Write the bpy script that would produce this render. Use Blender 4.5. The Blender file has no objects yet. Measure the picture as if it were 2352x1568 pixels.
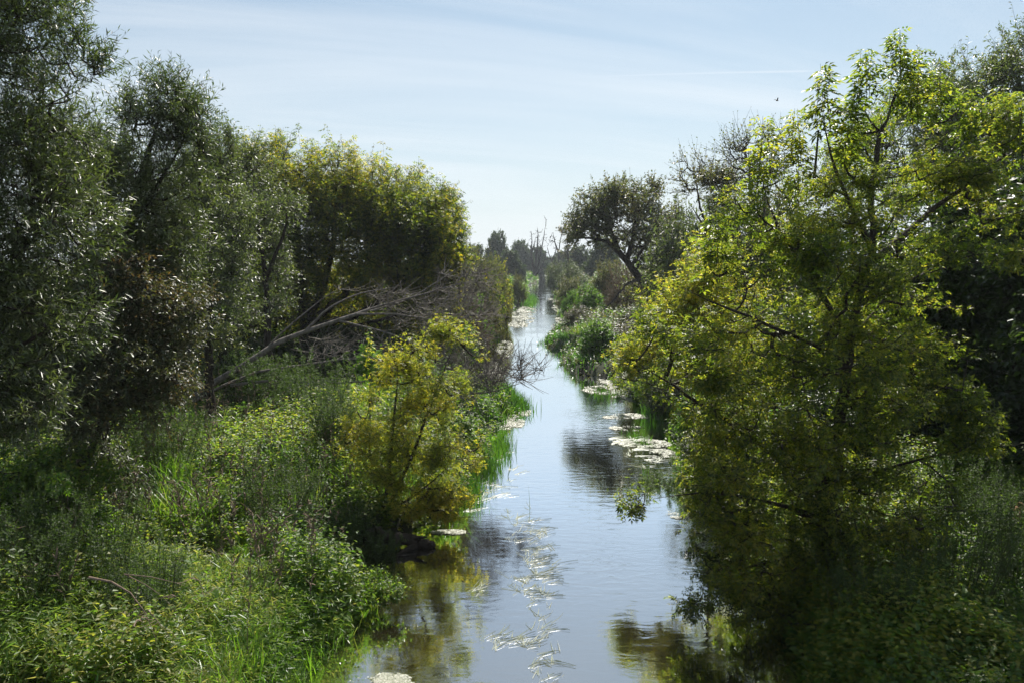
import bpy, math
import numpy as np
from mathutils import Vector
rng = np.random.default_rng(7)
D = bpy.data
SC = bpy.context.scene
COL = SC.collection

# ------------------------------------------------------------------ camera
CAM_Z = 5.0
PITCH = math.radians(5.59)
cam = D.objects.new("camera", D.cameras.new("camera"))
COL.objects.link(cam)
cam.location = (0, 0, CAM_Z)
cam.rotation_euler = (math.radians(90) - PITCH, 0, 0)
cam.data.lens = 28
cam.data.sensor_width = 36
cam.data.clip_start = 0.1
cam.data.clip_end = 5000
SC.camera = cam

# ------------------------------------------------------------------ world and sun
SUN_EL, SUN_AZ = math.radians(50), math.radians(15)
w = D.worlds.new("World")
SC.world = w
w.use_nodes = True
nt = w.node_tree
nt.nodes.clear()
N = nt.nodes.new
L = nt.links.new
out = N("ShaderNodeOutputWorld")
bg = N("ShaderNodeBackground")
bg.inputs[1].default_value = 0.055
sky = N("ShaderNodeTexSky")
sky.sky_type = 'NISHITA'
sky.sun_disc = False
sky.sun_elevation = SUN_EL
sky.sun_rotation = SUN_AZ
sky.altitude = 100
sky.air_density = 1.0
sky.dust_density = 1.0
sky.ozone_density = 1.6
# thin cirrus: laid out on a flat layer above the scene
tc = N("ShaderNodeTexCoord")
sep = N("ShaderNodeSeparateXYZ")
L(tc.outputs["Generated"], sep.inputs[0])
def M(op, a, b=None, c=None, clamp=False):
    n = N("ShaderNodeMath")
    n.operation = op
    n.use_clamp = clamp
    for i, v in enumerate((a, b, c)):
        if v is None:
            continue
        if isinstance(v, (int, float)):
            n.inputs[i].default_value = v
        else:
            L(v, n.inputs[i])
    return n.outputs[0]
zc = M('ADD', M('MAXIMUM', sep.outputs[2], 0.0), 0.12)
u = M('DIVIDE', sep.outputs[0], zc)
v = M('DIVIDE', sep.outputs[1], zc)
cmb = N("ShaderNodeCombineXYZ")
L(M('ADD', M('MULTIPLY', u, 0.35), M('MULTIPLY', v, 0.10)), cmb.inputs[0])
L(M('SUBTRACT', M('MULTIPLY', v, 1.1), M('MULTIPLY', u, 0.35)), cmb.inputs[1])
n1 = N("ShaderNodeTexNoise")
n1.inputs["Scale"].default_value = 0.9
n1.inputs["Detail"].default_value = 6
n1.inputs["Roughness"].default_value = 0.55
n1.inputs["Distortion"].default_value = 0.6
L(cmb.outputs[0], n1.inputs["Vector"])
mr = N("ShaderNodeMapRange")
mr.inputs[1].default_value = 0.42
mr.inputs[2].default_value = 0.78
mr.inputs[3].default_value = 0.0
mr.inputs[4].default_value = 0.95
L(n1.outputs[0], mr.inputs[0])
# contrail: a thin straight streak on the same layer
cl = M('SUBTRACT', M('MULTIPLY', v, 1.0), M('ADD', M('MULTIPLY', u, -0.1555), 2.902))
cl = M('ABSOLUTE', M('ADD', cl, M('MULTIPLY', M('SUBTRACT', n1.outputs[0], 0.5), 0.03)))
cl = M('SUBTRACT', 1.0, M('DIVIDE', cl, 0.020), clamp=True)
cm = N("ShaderNodeMapRange"); cm.interpolation_type = 'SMOOTHSTEP'
cm.inputs[1].default_value = -0.7; cm.inputs[2].default_value = 0.6
L(u, cm.inputs[0])
cm2 = N("ShaderNodeMapRange")
cm2.inputs[1].default_value = 1.04; cm2.inputs[2].default_value = 0.98
L(u, cm2.inputs[0])
cl = M('MULTIPLY', M('MULTIPLY', cl, cm.outputs[0]), M('MULTIPLY', cm2.outputs[0], 0.55))
cf = M('MAXIMUM', mr.outputs[0], cl)
cf = M('MULTIPLY', cf, 1.0, clamp=True)
hz = N("ShaderNodeMapRange")            # clouds thin towards the horizon haze
hz.inputs[1].default_value = 0.0
hz.inputs[2].default_value = 0.12
L(sep.outputs[2], hz.inputs[0])
mixc = N("ShaderNodeMixRGB")
mixc.inputs[2].default_value = (11.4, 11.9, 12.3, 1)
L(M('MULTIPLY', M('MULTIPLY', cf, hz.outputs[0]), 0.75), mixc.inputs[0])
# pale summer haze near the horizon
hm = N("ShaderNodeMixRGB")
hm.inputs[2].default_value = (10.3, 11.0, 11.5, 1)
L(M('EXPONENT', M('MULTIPLY', M('MAXIMUM', sep.outputs[2], 0.0), -4.0)), hm.inputs[0])
tn = N("ShaderNodeMixRGB"); tn.blend_type = 'MULTIPLY'; tn.inputs[0].default_value = 1
tn.inputs[2].default_value = (.87, 1.09, 1.12, 1)
L(sky.outputs[0], tn.inputs[1])
L(tn.outputs[0], hm.inputs[1])
L(hm.outputs[0], mixc.inputs[1])
L(mixc.outputs[0], bg.inputs[0])
L(bg.outputs[0], out.inputs[0])

sun = D.objects.new("sun", D.lights.new("sun", 'SUN'))
COL.objects.link(sun)
sun.data.energy = 5.0
sun.data.angle = math.radians(0.5)
sun.data.color = (1.0, 0.95, 0.86)
S = Vector((math.sin(SUN_AZ) * math.cos(SUN_EL), math.cos(SUN_AZ) * math.cos(SUN_EL), math.sin(SUN_EL)))
sun.rotation_euler = S.to_track_quat('Z', 'Y').to_euler()
sun.location = (0, 0, 60)

SC.view_settings.view_transform = 'Standard'
SC.view_settings.look = 'None'
SC.view_settings.exposure = 0.65
SC.view_settings.gamma = 1
try:
    SC.cycles.use_denoising = True
    SC.cycles.denoiser = 'OPENIMAGEDENOISE'
    SC.cycles.denoising_prefilter = 'FAST'
    SC.cycles.max_bounces = 7
    SC.cycles.diffuse_bounces = 3
    SC.cycles.glossy_bounces = 3
    SC.cycles.transmission_bounces = 5
    SC.cycles.volume_bounces = 0
    SC.cycles.transparent_max_bounces = 6
    SC.cycles.sample_clamp_indirect = 6
    SC.cycles.caustics_reflective = False
    SC.cycles.caustics_refractive = False
except Exception:
    pass

# ------------------------------------------------------------------ photo pixel -> place in the world (pixels of a 2352 x 1568 view)
FPX = 28 / 36 * 2352
def at(px, py, Y):
    cx, cy = (px - 1176) / FPX, (784 - py) / FPX
    dy = math.cos(PITCH) + cy * math.sin(PITCH)
    dz = -math.sin(PITCH) + cy * math.cos(PITCH)
    return np.array([cx / dy * Y, Y, CAM_Z + dz / dy * Y])
def gp(px, py, z=0.0):
    cx, cy = (px - 1176) / FPX, (784 - py) / FPX
    dy = math.cos(PITCH) + cy * math.sin(PITCH)
    dz = -math.sin(PITCH) + cy * math.cos(PITCH)
    t = (z - CAM_Z) / dz
    return np.array([cx * t, dy * t, z])
def nrm(a):
    return a / np.maximum(np.linalg.norm(a, axis=-1, keepdims=True), 1e-9)

# ------------------------------------------------------------------ noise
_tab = np.random.default_rng(99).random((256, 256))
def vnoise(x, y):
    xi, yi = np.floor(x).astype(int), np.floor(y).astype(int)
    fx, fy = x - xi, y - yi
    fx, fy = fx * fx * (3 - 2 * fx), fy * fy * (3 - 2 * fy)
    a, b = _tab[xi & 255, yi & 255], _tab[(xi + 1) & 255, yi & 255]
    c, d = _tab[xi & 255, (yi + 1) & 255], _tab[(xi + 1) & 255, (yi + 1) & 255]
    return (a * (1 - fx) + b * fx) * (1 - fy) + (c * (1 - fx) + d * fx) * fy
def fbm(x, y, o=4):
    s, a, t = 0, 0.5, 0
    for i in range(o):
        s = s + a * vnoise(x * 2 ** i + 17.3 * i, y * 2 ** i + 5.1 * i)
        t += a
        a *= 0.5
    return s / t

# ------------------------------------------------------------------ river banks and terrain
LEFT = [(1244, 624), (1234, 634), (1235, 641), (1234, 651), (1211, 659), (1210, 670), (1219, 687), (1210, 698), (1172, 710), (1147, 728), (1154, 743),
        (1144, 757), (1120, 787), (1097, 820), (1084, 860), (1082, 900), (1180, 922), (1206, 938), (1160, 965), (1150, 985), (1142, 1010),
        (1138, 1055), (1085, 1100), (1068, 1165), (970, 1215), (845, 1245), (802, 1285), (785, 1340), (850, 1385), (845, 1425), (795, 1470),
        (755, 1510), (720, 1560), (685, 1640), (605, 1800), (405, 2300)]
RIGHT = [(1257, 624), (1256, 634), (1260, 641), (1268, 646), (1274, 654), (1269, 665), (1277, 680), (1290, 694), (1303, 704), (1298, 722),
         (1304, 748), (1282, 757), (1250, 776), (1245, 788), (1257, 799), (1282, 811), (1285, 840), (1304, 857), (1390, 868), (1424, 900),
         (1482, 940), (1504, 965), (1556, 1030), (1580, 1090), (1610, 1150), (1660, 1230), (1720, 1330), (1780, 1430), (1860, 1560),
         (1970, 1800), (2320, 2300)]
def bank(pts):
    g = np.array([gp(*p) for p in pts])[::-1]
    ys = np.concatenate([[-40, 3], g[:, 1], [g[-1, 1] + 60, 3000]])
    xs = np.concatenate([[g[0, 0], g[0, 0]], g[:, 0], [g[-1, 0], g[-1, 0]]])
    return ys, xs
_LY, _LX = bank(LEFT)
_RY, _RX = bank(RIGHT)
def xl(y):
    return np.interp(y, _LY, _LX)
def xr(y):
    return np.interp(y, _RY, _RX)
def shore(x, y):
    """metres outside the water's edge (negative over the water)"""
    x, y = np.asarray(x, float), np.asarray(y, float)
    j = (fbm(x * 0.9, y * 0.9, 3) - 0.5) * 0.5 * np.clip((40 - y) / 30, 0, 1)
    d = np.maximum(xl(y) - x, x - xr(y)) + j
    return np.where(y > 390, 5.0, d)
def ground(x, y):
    d = shore(x, y)
    z = -0.7 + 0.95 * np.clip((d + 0.5) / 1.0, 0, 1) + 0.22 * np.clip(d, 0, 3) / 1.2 + 0.02 * np.clip(d - 3, 0, 25)
    return z + (fbm(x * 0.35 + 9, y * 0.35, 4) - 0.5) * 0.7 * np.clip(d / 2, 0, 1)
def G(x, y):
    return float(ground(np.array([x]), np.array([y]))[0])

# ------------------------------------------------------------------ materials
def mat(name):
    m = D.materials.new(name)
    m.use_nodes = True
    m.node_tree.nodes.clear()
    o = m.node_tree.nodes.new("ShaderNodeOutputMaterial")
    return m, m.node_tree, o
def ramp(t, stops, fac):
    r = t.nodes.new("ShaderNodeValToRGB")
    e = r.color_ramp.elements
    while len(e) > 1:
        e.remove(e[0])
    e[0].position = stops[0][0]
    e[0].color = (*stops[0][1], 1)
    for p, c in stops[1:]:
        x = e.new(p)
        x.color = (*c, 1)
    t.links.new(fac, r.inputs[0])
    return r.outputs[0]
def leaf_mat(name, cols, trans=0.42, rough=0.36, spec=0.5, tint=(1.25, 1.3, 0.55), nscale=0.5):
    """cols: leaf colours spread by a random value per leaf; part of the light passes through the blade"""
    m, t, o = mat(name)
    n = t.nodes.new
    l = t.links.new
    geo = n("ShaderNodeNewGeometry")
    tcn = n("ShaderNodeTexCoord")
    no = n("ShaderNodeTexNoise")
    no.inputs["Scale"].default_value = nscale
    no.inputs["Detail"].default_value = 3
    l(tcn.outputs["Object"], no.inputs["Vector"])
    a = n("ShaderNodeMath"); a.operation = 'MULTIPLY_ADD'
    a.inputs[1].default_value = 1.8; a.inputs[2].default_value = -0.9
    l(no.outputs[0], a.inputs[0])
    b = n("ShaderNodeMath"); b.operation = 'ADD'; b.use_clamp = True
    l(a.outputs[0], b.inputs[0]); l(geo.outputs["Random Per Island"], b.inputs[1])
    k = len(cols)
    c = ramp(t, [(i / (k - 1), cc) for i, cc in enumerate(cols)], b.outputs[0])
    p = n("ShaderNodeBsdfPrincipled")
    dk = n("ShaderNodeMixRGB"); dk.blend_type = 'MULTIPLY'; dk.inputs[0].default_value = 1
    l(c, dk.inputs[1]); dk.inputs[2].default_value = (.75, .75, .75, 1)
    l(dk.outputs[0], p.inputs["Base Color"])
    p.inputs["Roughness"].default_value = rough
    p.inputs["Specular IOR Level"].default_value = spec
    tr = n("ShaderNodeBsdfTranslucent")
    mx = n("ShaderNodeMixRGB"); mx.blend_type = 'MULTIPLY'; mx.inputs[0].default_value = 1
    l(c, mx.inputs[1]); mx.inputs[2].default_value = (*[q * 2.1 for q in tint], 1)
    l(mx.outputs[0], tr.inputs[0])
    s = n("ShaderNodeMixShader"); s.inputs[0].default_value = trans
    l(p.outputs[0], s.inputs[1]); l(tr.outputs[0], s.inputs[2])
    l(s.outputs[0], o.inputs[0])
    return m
def bark_mat(name, c0, c1, scale=9, bump=0.4, rough=0.85):
    m, t, o = mat(name)
    n = t.nodes.new
    l = t.links.new
    tcn = n("ShaderNodeTexCoord")
    mp = n("ShaderNodeMapping"); mp.inputs["Scale"].default_value = (1, 1, 0.35)
    l(tcn.outputs["Object"], mp.inputs[0])
    no = n("ShaderNodeTexNoise"); no.inputs["Scale"].default_value = scale; no.inputs["Detail"].default_value = 7
    l(mp.outputs[0], no.inputs["Vector"])
    c = ramp(t, [(0.3, c0), (0.7, c1)], no.outputs[0])
    p = n("ShaderNodeBsdfPrincipled"); p.inputs["Roughness"].default_value = rough
    p.inputs["Specular IOR Level"].default_value = 0.25
    l(c, p.inputs["Base Color"])
    bp = n("ShaderNodeBump"); bp.inputs["Strength"].default_value = bump; bp.inputs["Distance"].default_value = 0.05
    l(no.outputs[0], bp.inputs["Height"]); l(bp.outputs[0], p.inputs["Normal"])
    l(p.outputs[0], o.inputs[0])
    return m
ELDER = leaf_mat("elder_leaf", [(.042, .068, .012), (.073, .107, .015), (.115, .148, .021), (.172, .192, .026), (.25, .225, .036)], 0.58, 0.38, 0.5, (1.2, 1.28, .58), 0.9)
ELDER_Y = leaf_mat("yellowing_elder_leaf", [(.08, .12, .018), (.14, .18, .022), (.20, .23, .03), (.29, .29, .04), (.38, .30, .045)], 0.56, 0.38, .5, (1.2, 1.2, .6), 1.2)
ELDER_FAR = leaf_mat("far_elder_leaf", [(.035, .06, .012), (.06, .09, .015), (.11, .14, .02), (.20, .20, .025), (.30, .22, .03)], 0.55, 0.4, nscale=0.25)
WILLOW = leaf_mat("willow_leaf", [(.04, .058, .022), (.065, .085, .03), (.09, .11, .035), (.115, .125, .045)], 0.28, 0.38, 0.9, (1.1, 1.3, .6))
WILLOW_G = leaf_mat("grey_willow_leaf", [(.05, .068, .03), (.08, .098, .04), (.11, .13, .05), (.14, .145, .055)], 0.30, 0.42, 0.8, (1.1, 1.3, .6))
WILLOW_B = leaf_mat("browning_willow_leaf", [(.045, .07, .025), (.075, .09, .035), (.055, .085, .03), (.09, .09, .035), (.13, .09, .035)], 0.28, 0.40, 0.8, (1.3, 1.1, .6))
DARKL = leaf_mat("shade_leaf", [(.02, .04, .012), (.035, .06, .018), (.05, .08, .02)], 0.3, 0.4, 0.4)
OLIVE = leaf_mat("olive_leaf", [(.055, .075, .028), (.09, .11, .04), (.12, .13, .05), (.14, .12, .055)], 0.35, 0.42, 0.5, (1.2, 1.2, .6))
FRESH = leaf_mat("fresh_leaf", [(.04, .09, .02), (.06, .13, .02), (.09, .18, .025), (.13, .2, .03)], 0.45, 0.4, 0.5)
BROWN = leaf_mat("brown_shrub_leaf", [(.07, .06, .04), (.10, .085, .055), (.13, .105, .07)], 0.25, 0.5, 0.3, (1.1, 1, .8))
NETTLE = leaf_mat("nettle_leaf", [(.045, .09, .02), (.075, .135, .028), (.115, .185, .035), (.15, .21, .042), (.24, .24, .05)], 0.48, 0.45, 0.4, nscale=0.35)
MUG = leaf_mat("mugwort_leaf", [(.035, .06, .02), (.05, .085, .028), (.075, .11, .035)], 0.35, 0.5, 0.3)
GRASS = leaf_mat("grass_blade", [(.06, .13, .015), (.09, .19, .02), (.13, .22, .025), (.2, .22, .05)], 0.45, 0.35, 0.6)
DRYGRASS = leaf_mat("dry_grass_blade", [(.08, .16, .025), (.12, .2, .03), (.17, .23, .045), (.26, .25, .09)], 0.48, 0.45, 0.4, (1.15, 1.1, .7))
REED = leaf_mat("reed_blade", [(.03, .09, .015), (.05, .13, .02), (.08, .17, .02)], 0.4, 0.33, 0.6)
FARL = leaf_mat("distant_leaf", [(.03, .05, .025), (.045, .07, .03), (.06, .085, .035)], 0.25, 0.5, 0.3, nscale=0.1)
WEED = leaf_mat("floating_weed", [(.4, .45, .3), (.55, .58, .45), (.7, .72, .62)], 0.1, 0.5, 0.5, (1, 1, .8))  # pale blades, with sun and sky glare put into the colour
SCUM = leaf_mat("duckweed_mat", [(.22, .25, .12), (.42, .43, .31), (.62, .61, .5)], 0.05, 0.42, 0.7, (1, 1, .8))
VINE = leaf_mat("vine_leaf", [(.12, .15, .05), (.2, .22, .09), (.28, .29, .14)], 0.35, 0.45, 0.4)
BARK = bark_mat("dark_bark", (.018, .014, .011), (.055, .043, .034))
BARKL = bark_mat("grey_dead_wood", (.09, .08, .07), (.24, .215, .19), 12)
TWIG = bark_mat("brown_twig", (.12, .085, .06), (.26, .19, .14), 14)
STEMG = bark_mat("herb_stem", (.05, .06, .02), (.09, .1, .035), 10, .1)

def ground_mat():
    m, t, o = mat("bank_soil")
    n = t.nodes.new
    l = t.links.new
    tcn = n("ShaderNodeTexCoord")
    no = n("ShaderNodeTexNoise"); no.inputs["Scale"].default_value = 1.3; no.inputs["Detail"].default_value = 9
    l(tcn.outputs["Object"], no.inputs["Vector"])
    c = ramp(t, [(0.35, (.018, .016, .009)), (0.55, (.03, .04, .014)), (0.75, (.045, .06, .02))], no.outputs[0])
    p = n("ShaderNodeBsdfPrincipled"); p.inputs["Roughness"].default_value = 0.95
    l(c, p.inputs["Base Color"])
    bp = n("ShaderNodeBump"); bp.inputs["Distance"].default_value = 0.1
    l(no.outputs[0], bp.inputs["Height"]); l(bp.outputs[0], p.inputs["Normal"])
    l(p.outputs[0], o.inputs[0])
    return m
def water_mat():
    m, t, o = mat("river_water")
    n = t.nodes.new
    l = t.links.new
    tcn = n("ShaderNodeTexCoord")
    mp = n("ShaderNodeMapping"); mp.inputs["Scale"].default_value = (1.0, 2.2, 1)
    l(tcn.outputs["Object"], mp.inputs[0])
    a = n("ShaderNodeTexNoise"); a.inputs["Scale"].default_value = 2.6; a.inputs["Detail"].default_value = 5
    a.inputs["Distortion"].default_value = 0.5
    l(mp.outputs[0], a.inputs["Vector"])
    b = n("ShaderNodeTexNoise"); b.inputs["Scale"].default_value = 0.22; b.inputs["Detail"].default_value = 2
    l(tcn.outputs["Object"], b.inputs["Vector"])
    rip = n("ShaderNodeMapRange")         # calm and ruffled patches
    rip.inputs[1].default_value = 0.40; rip.inputs[2].default_value = 0.66
    rip.inputs[3].default_value = 0.15; rip.inputs[4].default_value = 1.0
    l(b.outputs[0], rip.inputs[0])
    bp = n("ShaderNodeBump"); bp.inputs["Distance"].default_value = 0.010
    l(rip.outputs[0], bp.inputs["Strength"]); l(a.outputs[0], bp.inputs["Height"])
    d = n("ShaderNodeBsdfDiffuse"); d.inputs[0].default_value = (.022, .018, .010, 1)
    g = n("ShaderNodeBsdfGlossy"); g.inputs[0].default_value = (.96, .98, 1, 1)
    g.inputs["Roughness"].default_value = 0.03
    l(bp.outputs[0], g.inputs["Normal"])
    lw = n("ShaderNodeFresnel"); lw.inputs[0].default_value = 1.45
    l(bp.outputs[0], lw.inputs["Normal"])
    f = n("ShaderNodeMath"); f.operation = 'MULTIPLY_ADD'; f.use_clamp = True
    f.inputs[1].default_value = 3.7; f.inputs[2].default_value = 0.22
    l(lw.outputs[0], f.inputs[0])
    mx = n("ShaderNodeMixShader")
    l(f.outputs[0], mx.inputs[0]); l(d.outputs[0], mx.inputs[1]); l(g.outputs[0], mx.inputs[2])
    l(mx.outputs[0], o.inputs[0])
    return m
SOIL, WATER = ground_mat(), water_mat()

# ------------------------------------------------------------------ object helpers
class Bag:
    """collects vertices and triangles / quads of one mesh"""
    def __init__(s):
        s.v, s.f, s.n = [], {3: [], 4: []}, 0
    def add(s, v, f):
        if len(v) == 0:
            return
        s.v.append(np.asarray(v, np.float32).reshape(-1, 3))
        s.f[f.shape[-1]].append(f.reshape(-1, f.shape[-1]) + s.n)
        s.n += len(s.v[-1])
    def build(s, name, m, parent=None, smooth=False):
        me = D.meshes.new(name)
        v = np.concatenate(s.v)
        org = np.zeros(3, np.float32)
        if parent is not None:
            org = np.array(parent.location, np.float32)
        v = v - org
        me.vertices.add(len(v))
        me.vertices.foreach_set("co", v.ravel())
        loops, starts, tot = [], [], 0
        for k in (3, 4):
            if s.f[k]:
                f = np.concatenate(s.f[k]).astype(np.int32)
                loops.append(f.ravel())
                starts.append(tot + np.arange(len(f)) * k)
                tot += f.size
        loops, starts = np.concatenate(loops), np.concatenate(starts).astype(np.int32)
        me.loops.add(len(loops))
        me.loops.foreach_set("vertex_index", loops)
        me.polygons.add(len(starts))
        me.polygons.foreach_set("loop_start", starts)
        if smooth:
            me.polygons.foreach_set("use_smooth", np.ones(len(starts), bool))
        me.materials.append(m)
        me.update(calc_edges=True)
        me.validate()
        o = D.objects.new(name, me)
        COL.objects.link(o)
        o.parent = parent
        return o
def tag(o, label=None, cat=None, group=None, kind=None):
    for k, x in (("label", label), ("category", cat), ("group", group), ("kind", kind)):
        if x:
            o[k] = x
    return o
def thing(name, loc, label, cat, group=None):
    o = D.objects.new(name, None)
    COL.objects.link(o)
    o.location = loc
    return tag(o, label, cat, group)
def copy_thing(src, loc, rz, sc, label, group=None):
    c = src.copy()
    COL.objects.link(c)
    c.location, c.rotation_euler, c.scale = loc, (0, 0, rz), sc
    c["label"] = label
    if group:
        c["group"] = group
    for ch in list(src.children):
        d = ch.copy()
        COL.objects.link(d)
        d.parent = c
    return c

# ------------------------------------------------------------------ leaves
def tpl(kind):
    """leaf outline in its own axes: x along, y across, z normal -> verts, tris"""
    if kind == 'narrow':
        w_, dz = 0.085, 0.03
        return np.array([(0, 0, 0), (.45, w_, dz), (1, 0, -.04), (.45, -w_, dz)], np.float32), np.array([(0, 2, 1), (0, 3, 2)])
    if kind == 'lance':
        w_, dz = 0.15, 0.05
        return np.array([(0, 0, 0), (.45, w_, dz), (1, 0, -.06), (.45, -w_, dz)], np.float32), np.array([(0, 2, 1), (0, 3, 2)])
    if kind == 'oval':
        w_, dz = 0.30, 0.08
        return np.array([(0, 0, 0), (.3, w_, dz), (.7, w_ * .7, dz * .5), (1, 0, -.1), (.7, -w_ * .7, dz * .5), (.3, -w_, dz)], np.float32), \
            np.array([(0, 3, 2), (0, 2, 1), (0, 5, 4), (0, 4, 3)])
    if kind == 'compound':
        vs, fs = [], []
        def leaflet(x, y, ang, l_, zz):
            ca, sa = math.cos(ang), math.sin(ang)
            k = len(vs)
            for (a, b, z) in ((0, 0, 0), (.38, .21, .05), (1, 0, -.22), (.38, -.21, .05)):
                vs.append((x + l_ * (a * ca - b * sa), y + l_ * (a * sa + b * ca), zz + z * l_ - .0))
            fs.extend([(k, k + 2, k + 1), (k, k + 3, k + 2)])
        leaflet(.6, 0, 0, .42, -.12)
        leaflet(.52, .02, .95, .38, -.08)
        leaflet(.52, -.02, -.95, .38, -.08)
        leaflet(.28, .02, 1.1, .36, -.02)
        leaflet(.28, -.02, -1.1, .36, -.02)
        return np.array(vs, np.float32), np.array(fs)
TPL = {k: tpl(k) for k in ('narrow', 'lance', 'oval', 'compound')}
def put_leaves(bag, pos, axis, normal, size, kind):
    tv, tf = TPL[kind]
    a = nrm(axis)
    n_ = normal - a * np.sum(normal * a, -1, keepdims=True)
    n_ = nrm(n_)
    b = np.cross(n_, a)
    s_ = np.asarray(size).reshape(-1, 1, 1)
    v_ = pos[:, None, :] + s_ * (tv[None, :, 0:1] * a[:, None] + tv[None, :, 1:2] * b[:, None] + tv[None, :, 2:3] * n_[:, None])
    f_ = tf[None] + (np.arange(len(pos)) * len(tv))[:, None, None]
    bag.add(v_.reshape(-1, 3), f_.reshape(-1, 3))
def tubes(bag, P, R, sides=4):
    """P (C,K,3) polylines, R (C,K) radii"""
    C, K, _ = P.shape
    if C == 0:
        return
    T = np.empty_like(P)
    T[:, 1:-1] = P[:, 2:] - P[:, :-2]
    T[:, 0] = P[:, 1] - P[:, 0]
    T[:, -1] = P[:, -1] - P[:, -2]
    T = nrm(T)
    mean = nrm(P[:, -1] - P[:, 0])
    ref = np.where(np.abs(mean[:, 2:3]) > 0.8, np.array([[1., 0, 0]]), np.array([[0, 0, 1.]]))[:, None, :]
    U = nrm(np.cross(T, np.broadcast_to(ref, T.shape)))
    W = np.cross(T, U)
    an = np.arange(sides) * 2 * math.pi / sides
    V = P[:, :, None, :] + R[:, :, None, None] * (np.cos(an)[None, None, :, None] * U[:, :, None] + np.sin(an)[None, None, :, None] * W[:, :, None])
    idx = np.arange(C * K * sides).reshape(C, K, sides)
    a, b = idx[:, :-1], idx[:, 1:]
    F = np.stack([a, np.roll(a, -1, 2), np.roll(b, -1, 2), b], -1)
    bag.add(V.reshape(-1, 3), F.reshape(-1, 4))
def twigs(leafbag, woodbag, O, Dr, Ln, J, kind, size, r, droop=0.25, curve=0.15, spread=0.9, tw=0.006, pair=False, nrand=0.55, start=0.12, up=1.0):
    """leafy twigs: origin O, direction Dr, length Ln, J leaves along each"""
    T = len(O)
    if T == 0:
        return
    Dr = nrm(Dr)
    g = np.zeros((T, 3)); g[:, 2] = curve
    Ln = np.asarray(Ln).reshape(T, 1)
    if woodbag is not None:
        t = np.linspace(0, 1, 4)[None, :, None]
        P = O[:, None] + (Dr * Ln)[:, None] * t + (g * Ln)[:, None] * t * t
        tubes(woodbag, P, np.broadcast_to(tw * np.array([1, .8, .6, .3]), (T, 4)), 3)
    t = np.linspace(start, 1, J)[None, :] + r.normal(0, .3 / J, (T, J))
    t = np.clip(t, 0, 1)[..., None]
    pos = O[:, None] + (Dr * Ln)[:, None] * t + (g * Ln)[:, None] * t * t
    tan = nrm((Dr * Ln)[:, None] + 2 * (g * Ln)[:, None] * t)
    upv = np.zeros_like(tan); upv[..., 2] = 1
    upv = upv + r.normal(0, .35, tan.shape)
    side = nrm(np.cross(tan, upv))
    sg = np.where((np.arange(J) % 2) == 0, 1., -1.)[None, :, None]
    ang = r.normal(0, .8, (T, J, 1)) + (np.arange(J) // 2 % 2)[None, :, None] * 1.4
    sd = side * np.cos(ang) + np.cross(tan, side) * np.sin(ang)
    ax = tan * 0.55 + sd * sg * spread
    ax[..., 2] -= droop
    ax = nrm(ax + r.normal(0, .15, ax.shape))
    nn = r.normal(0, nrand, ax.shape)
    nn[..., 2] += up
    sz = size * r.uniform(.65, 1.2, T * J) * np.repeat(r.uniform(.85, 1.1, T), J)
    # leaves nearer the tip are smaller
    sz *= (1.08 - 0.35 * t[..., 0].ravel() ** 3)
    put_leaves(leafbag, pos.reshape(-1, 3), ax.reshape(-1, 3), nn.reshape(-1, 3), sz, kind)

# ------------------------------------------------------------------ trees
def blob(spec, r, flat=.8, loose_=.12, per_=11):
    """spec: (px, py, Y, rx, ry, rd, n) ellipsoid seen at pixel px,py at distance Y; rx, ry in pixels"""
    out_, nr = [], []
    for (px, py, Y, rx, ry, rd, n_) in spec:
        c = at(px, py, Y)
        k = Y / FPX
        nc = max(3, n_ // per_)
        u_ = nrm(r.normal(0, 1, (nc, 3)))
        cen = u_ * r.uniform(0, 1, (nc, 1)) ** 0.4
        spread = r.uniform(.10, .30, (nc, 1))
        w_ = r.uniform(.3, 1.6, nc)
        pick = r.choice(nc, n_, p=w_ / w_.sum())
        q = cen[pick] + r.normal(0, 1, (n_, 3)) * spread[pick] * np.array([1, 1, flat])
        loose = r.random(n_) < loose_
        lu = nrm(r.normal(0, 1, (n_, 3))) * r.uniform(0, 1, (n_, 1)) ** .4
        q[loose] = lu[loose]
        ln_ = np.linalg.norm(q, axis=1, keepdims=True)
        q = q / np.maximum(1, ln_ / 1.12)
        p = c + q * np.array([rx * k, rd, ry * k])
        out_.append(p)
        nr.append(nrm(q + 1e-6))
    return np.concatenate(out_), np.concatenate(nr)
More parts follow.
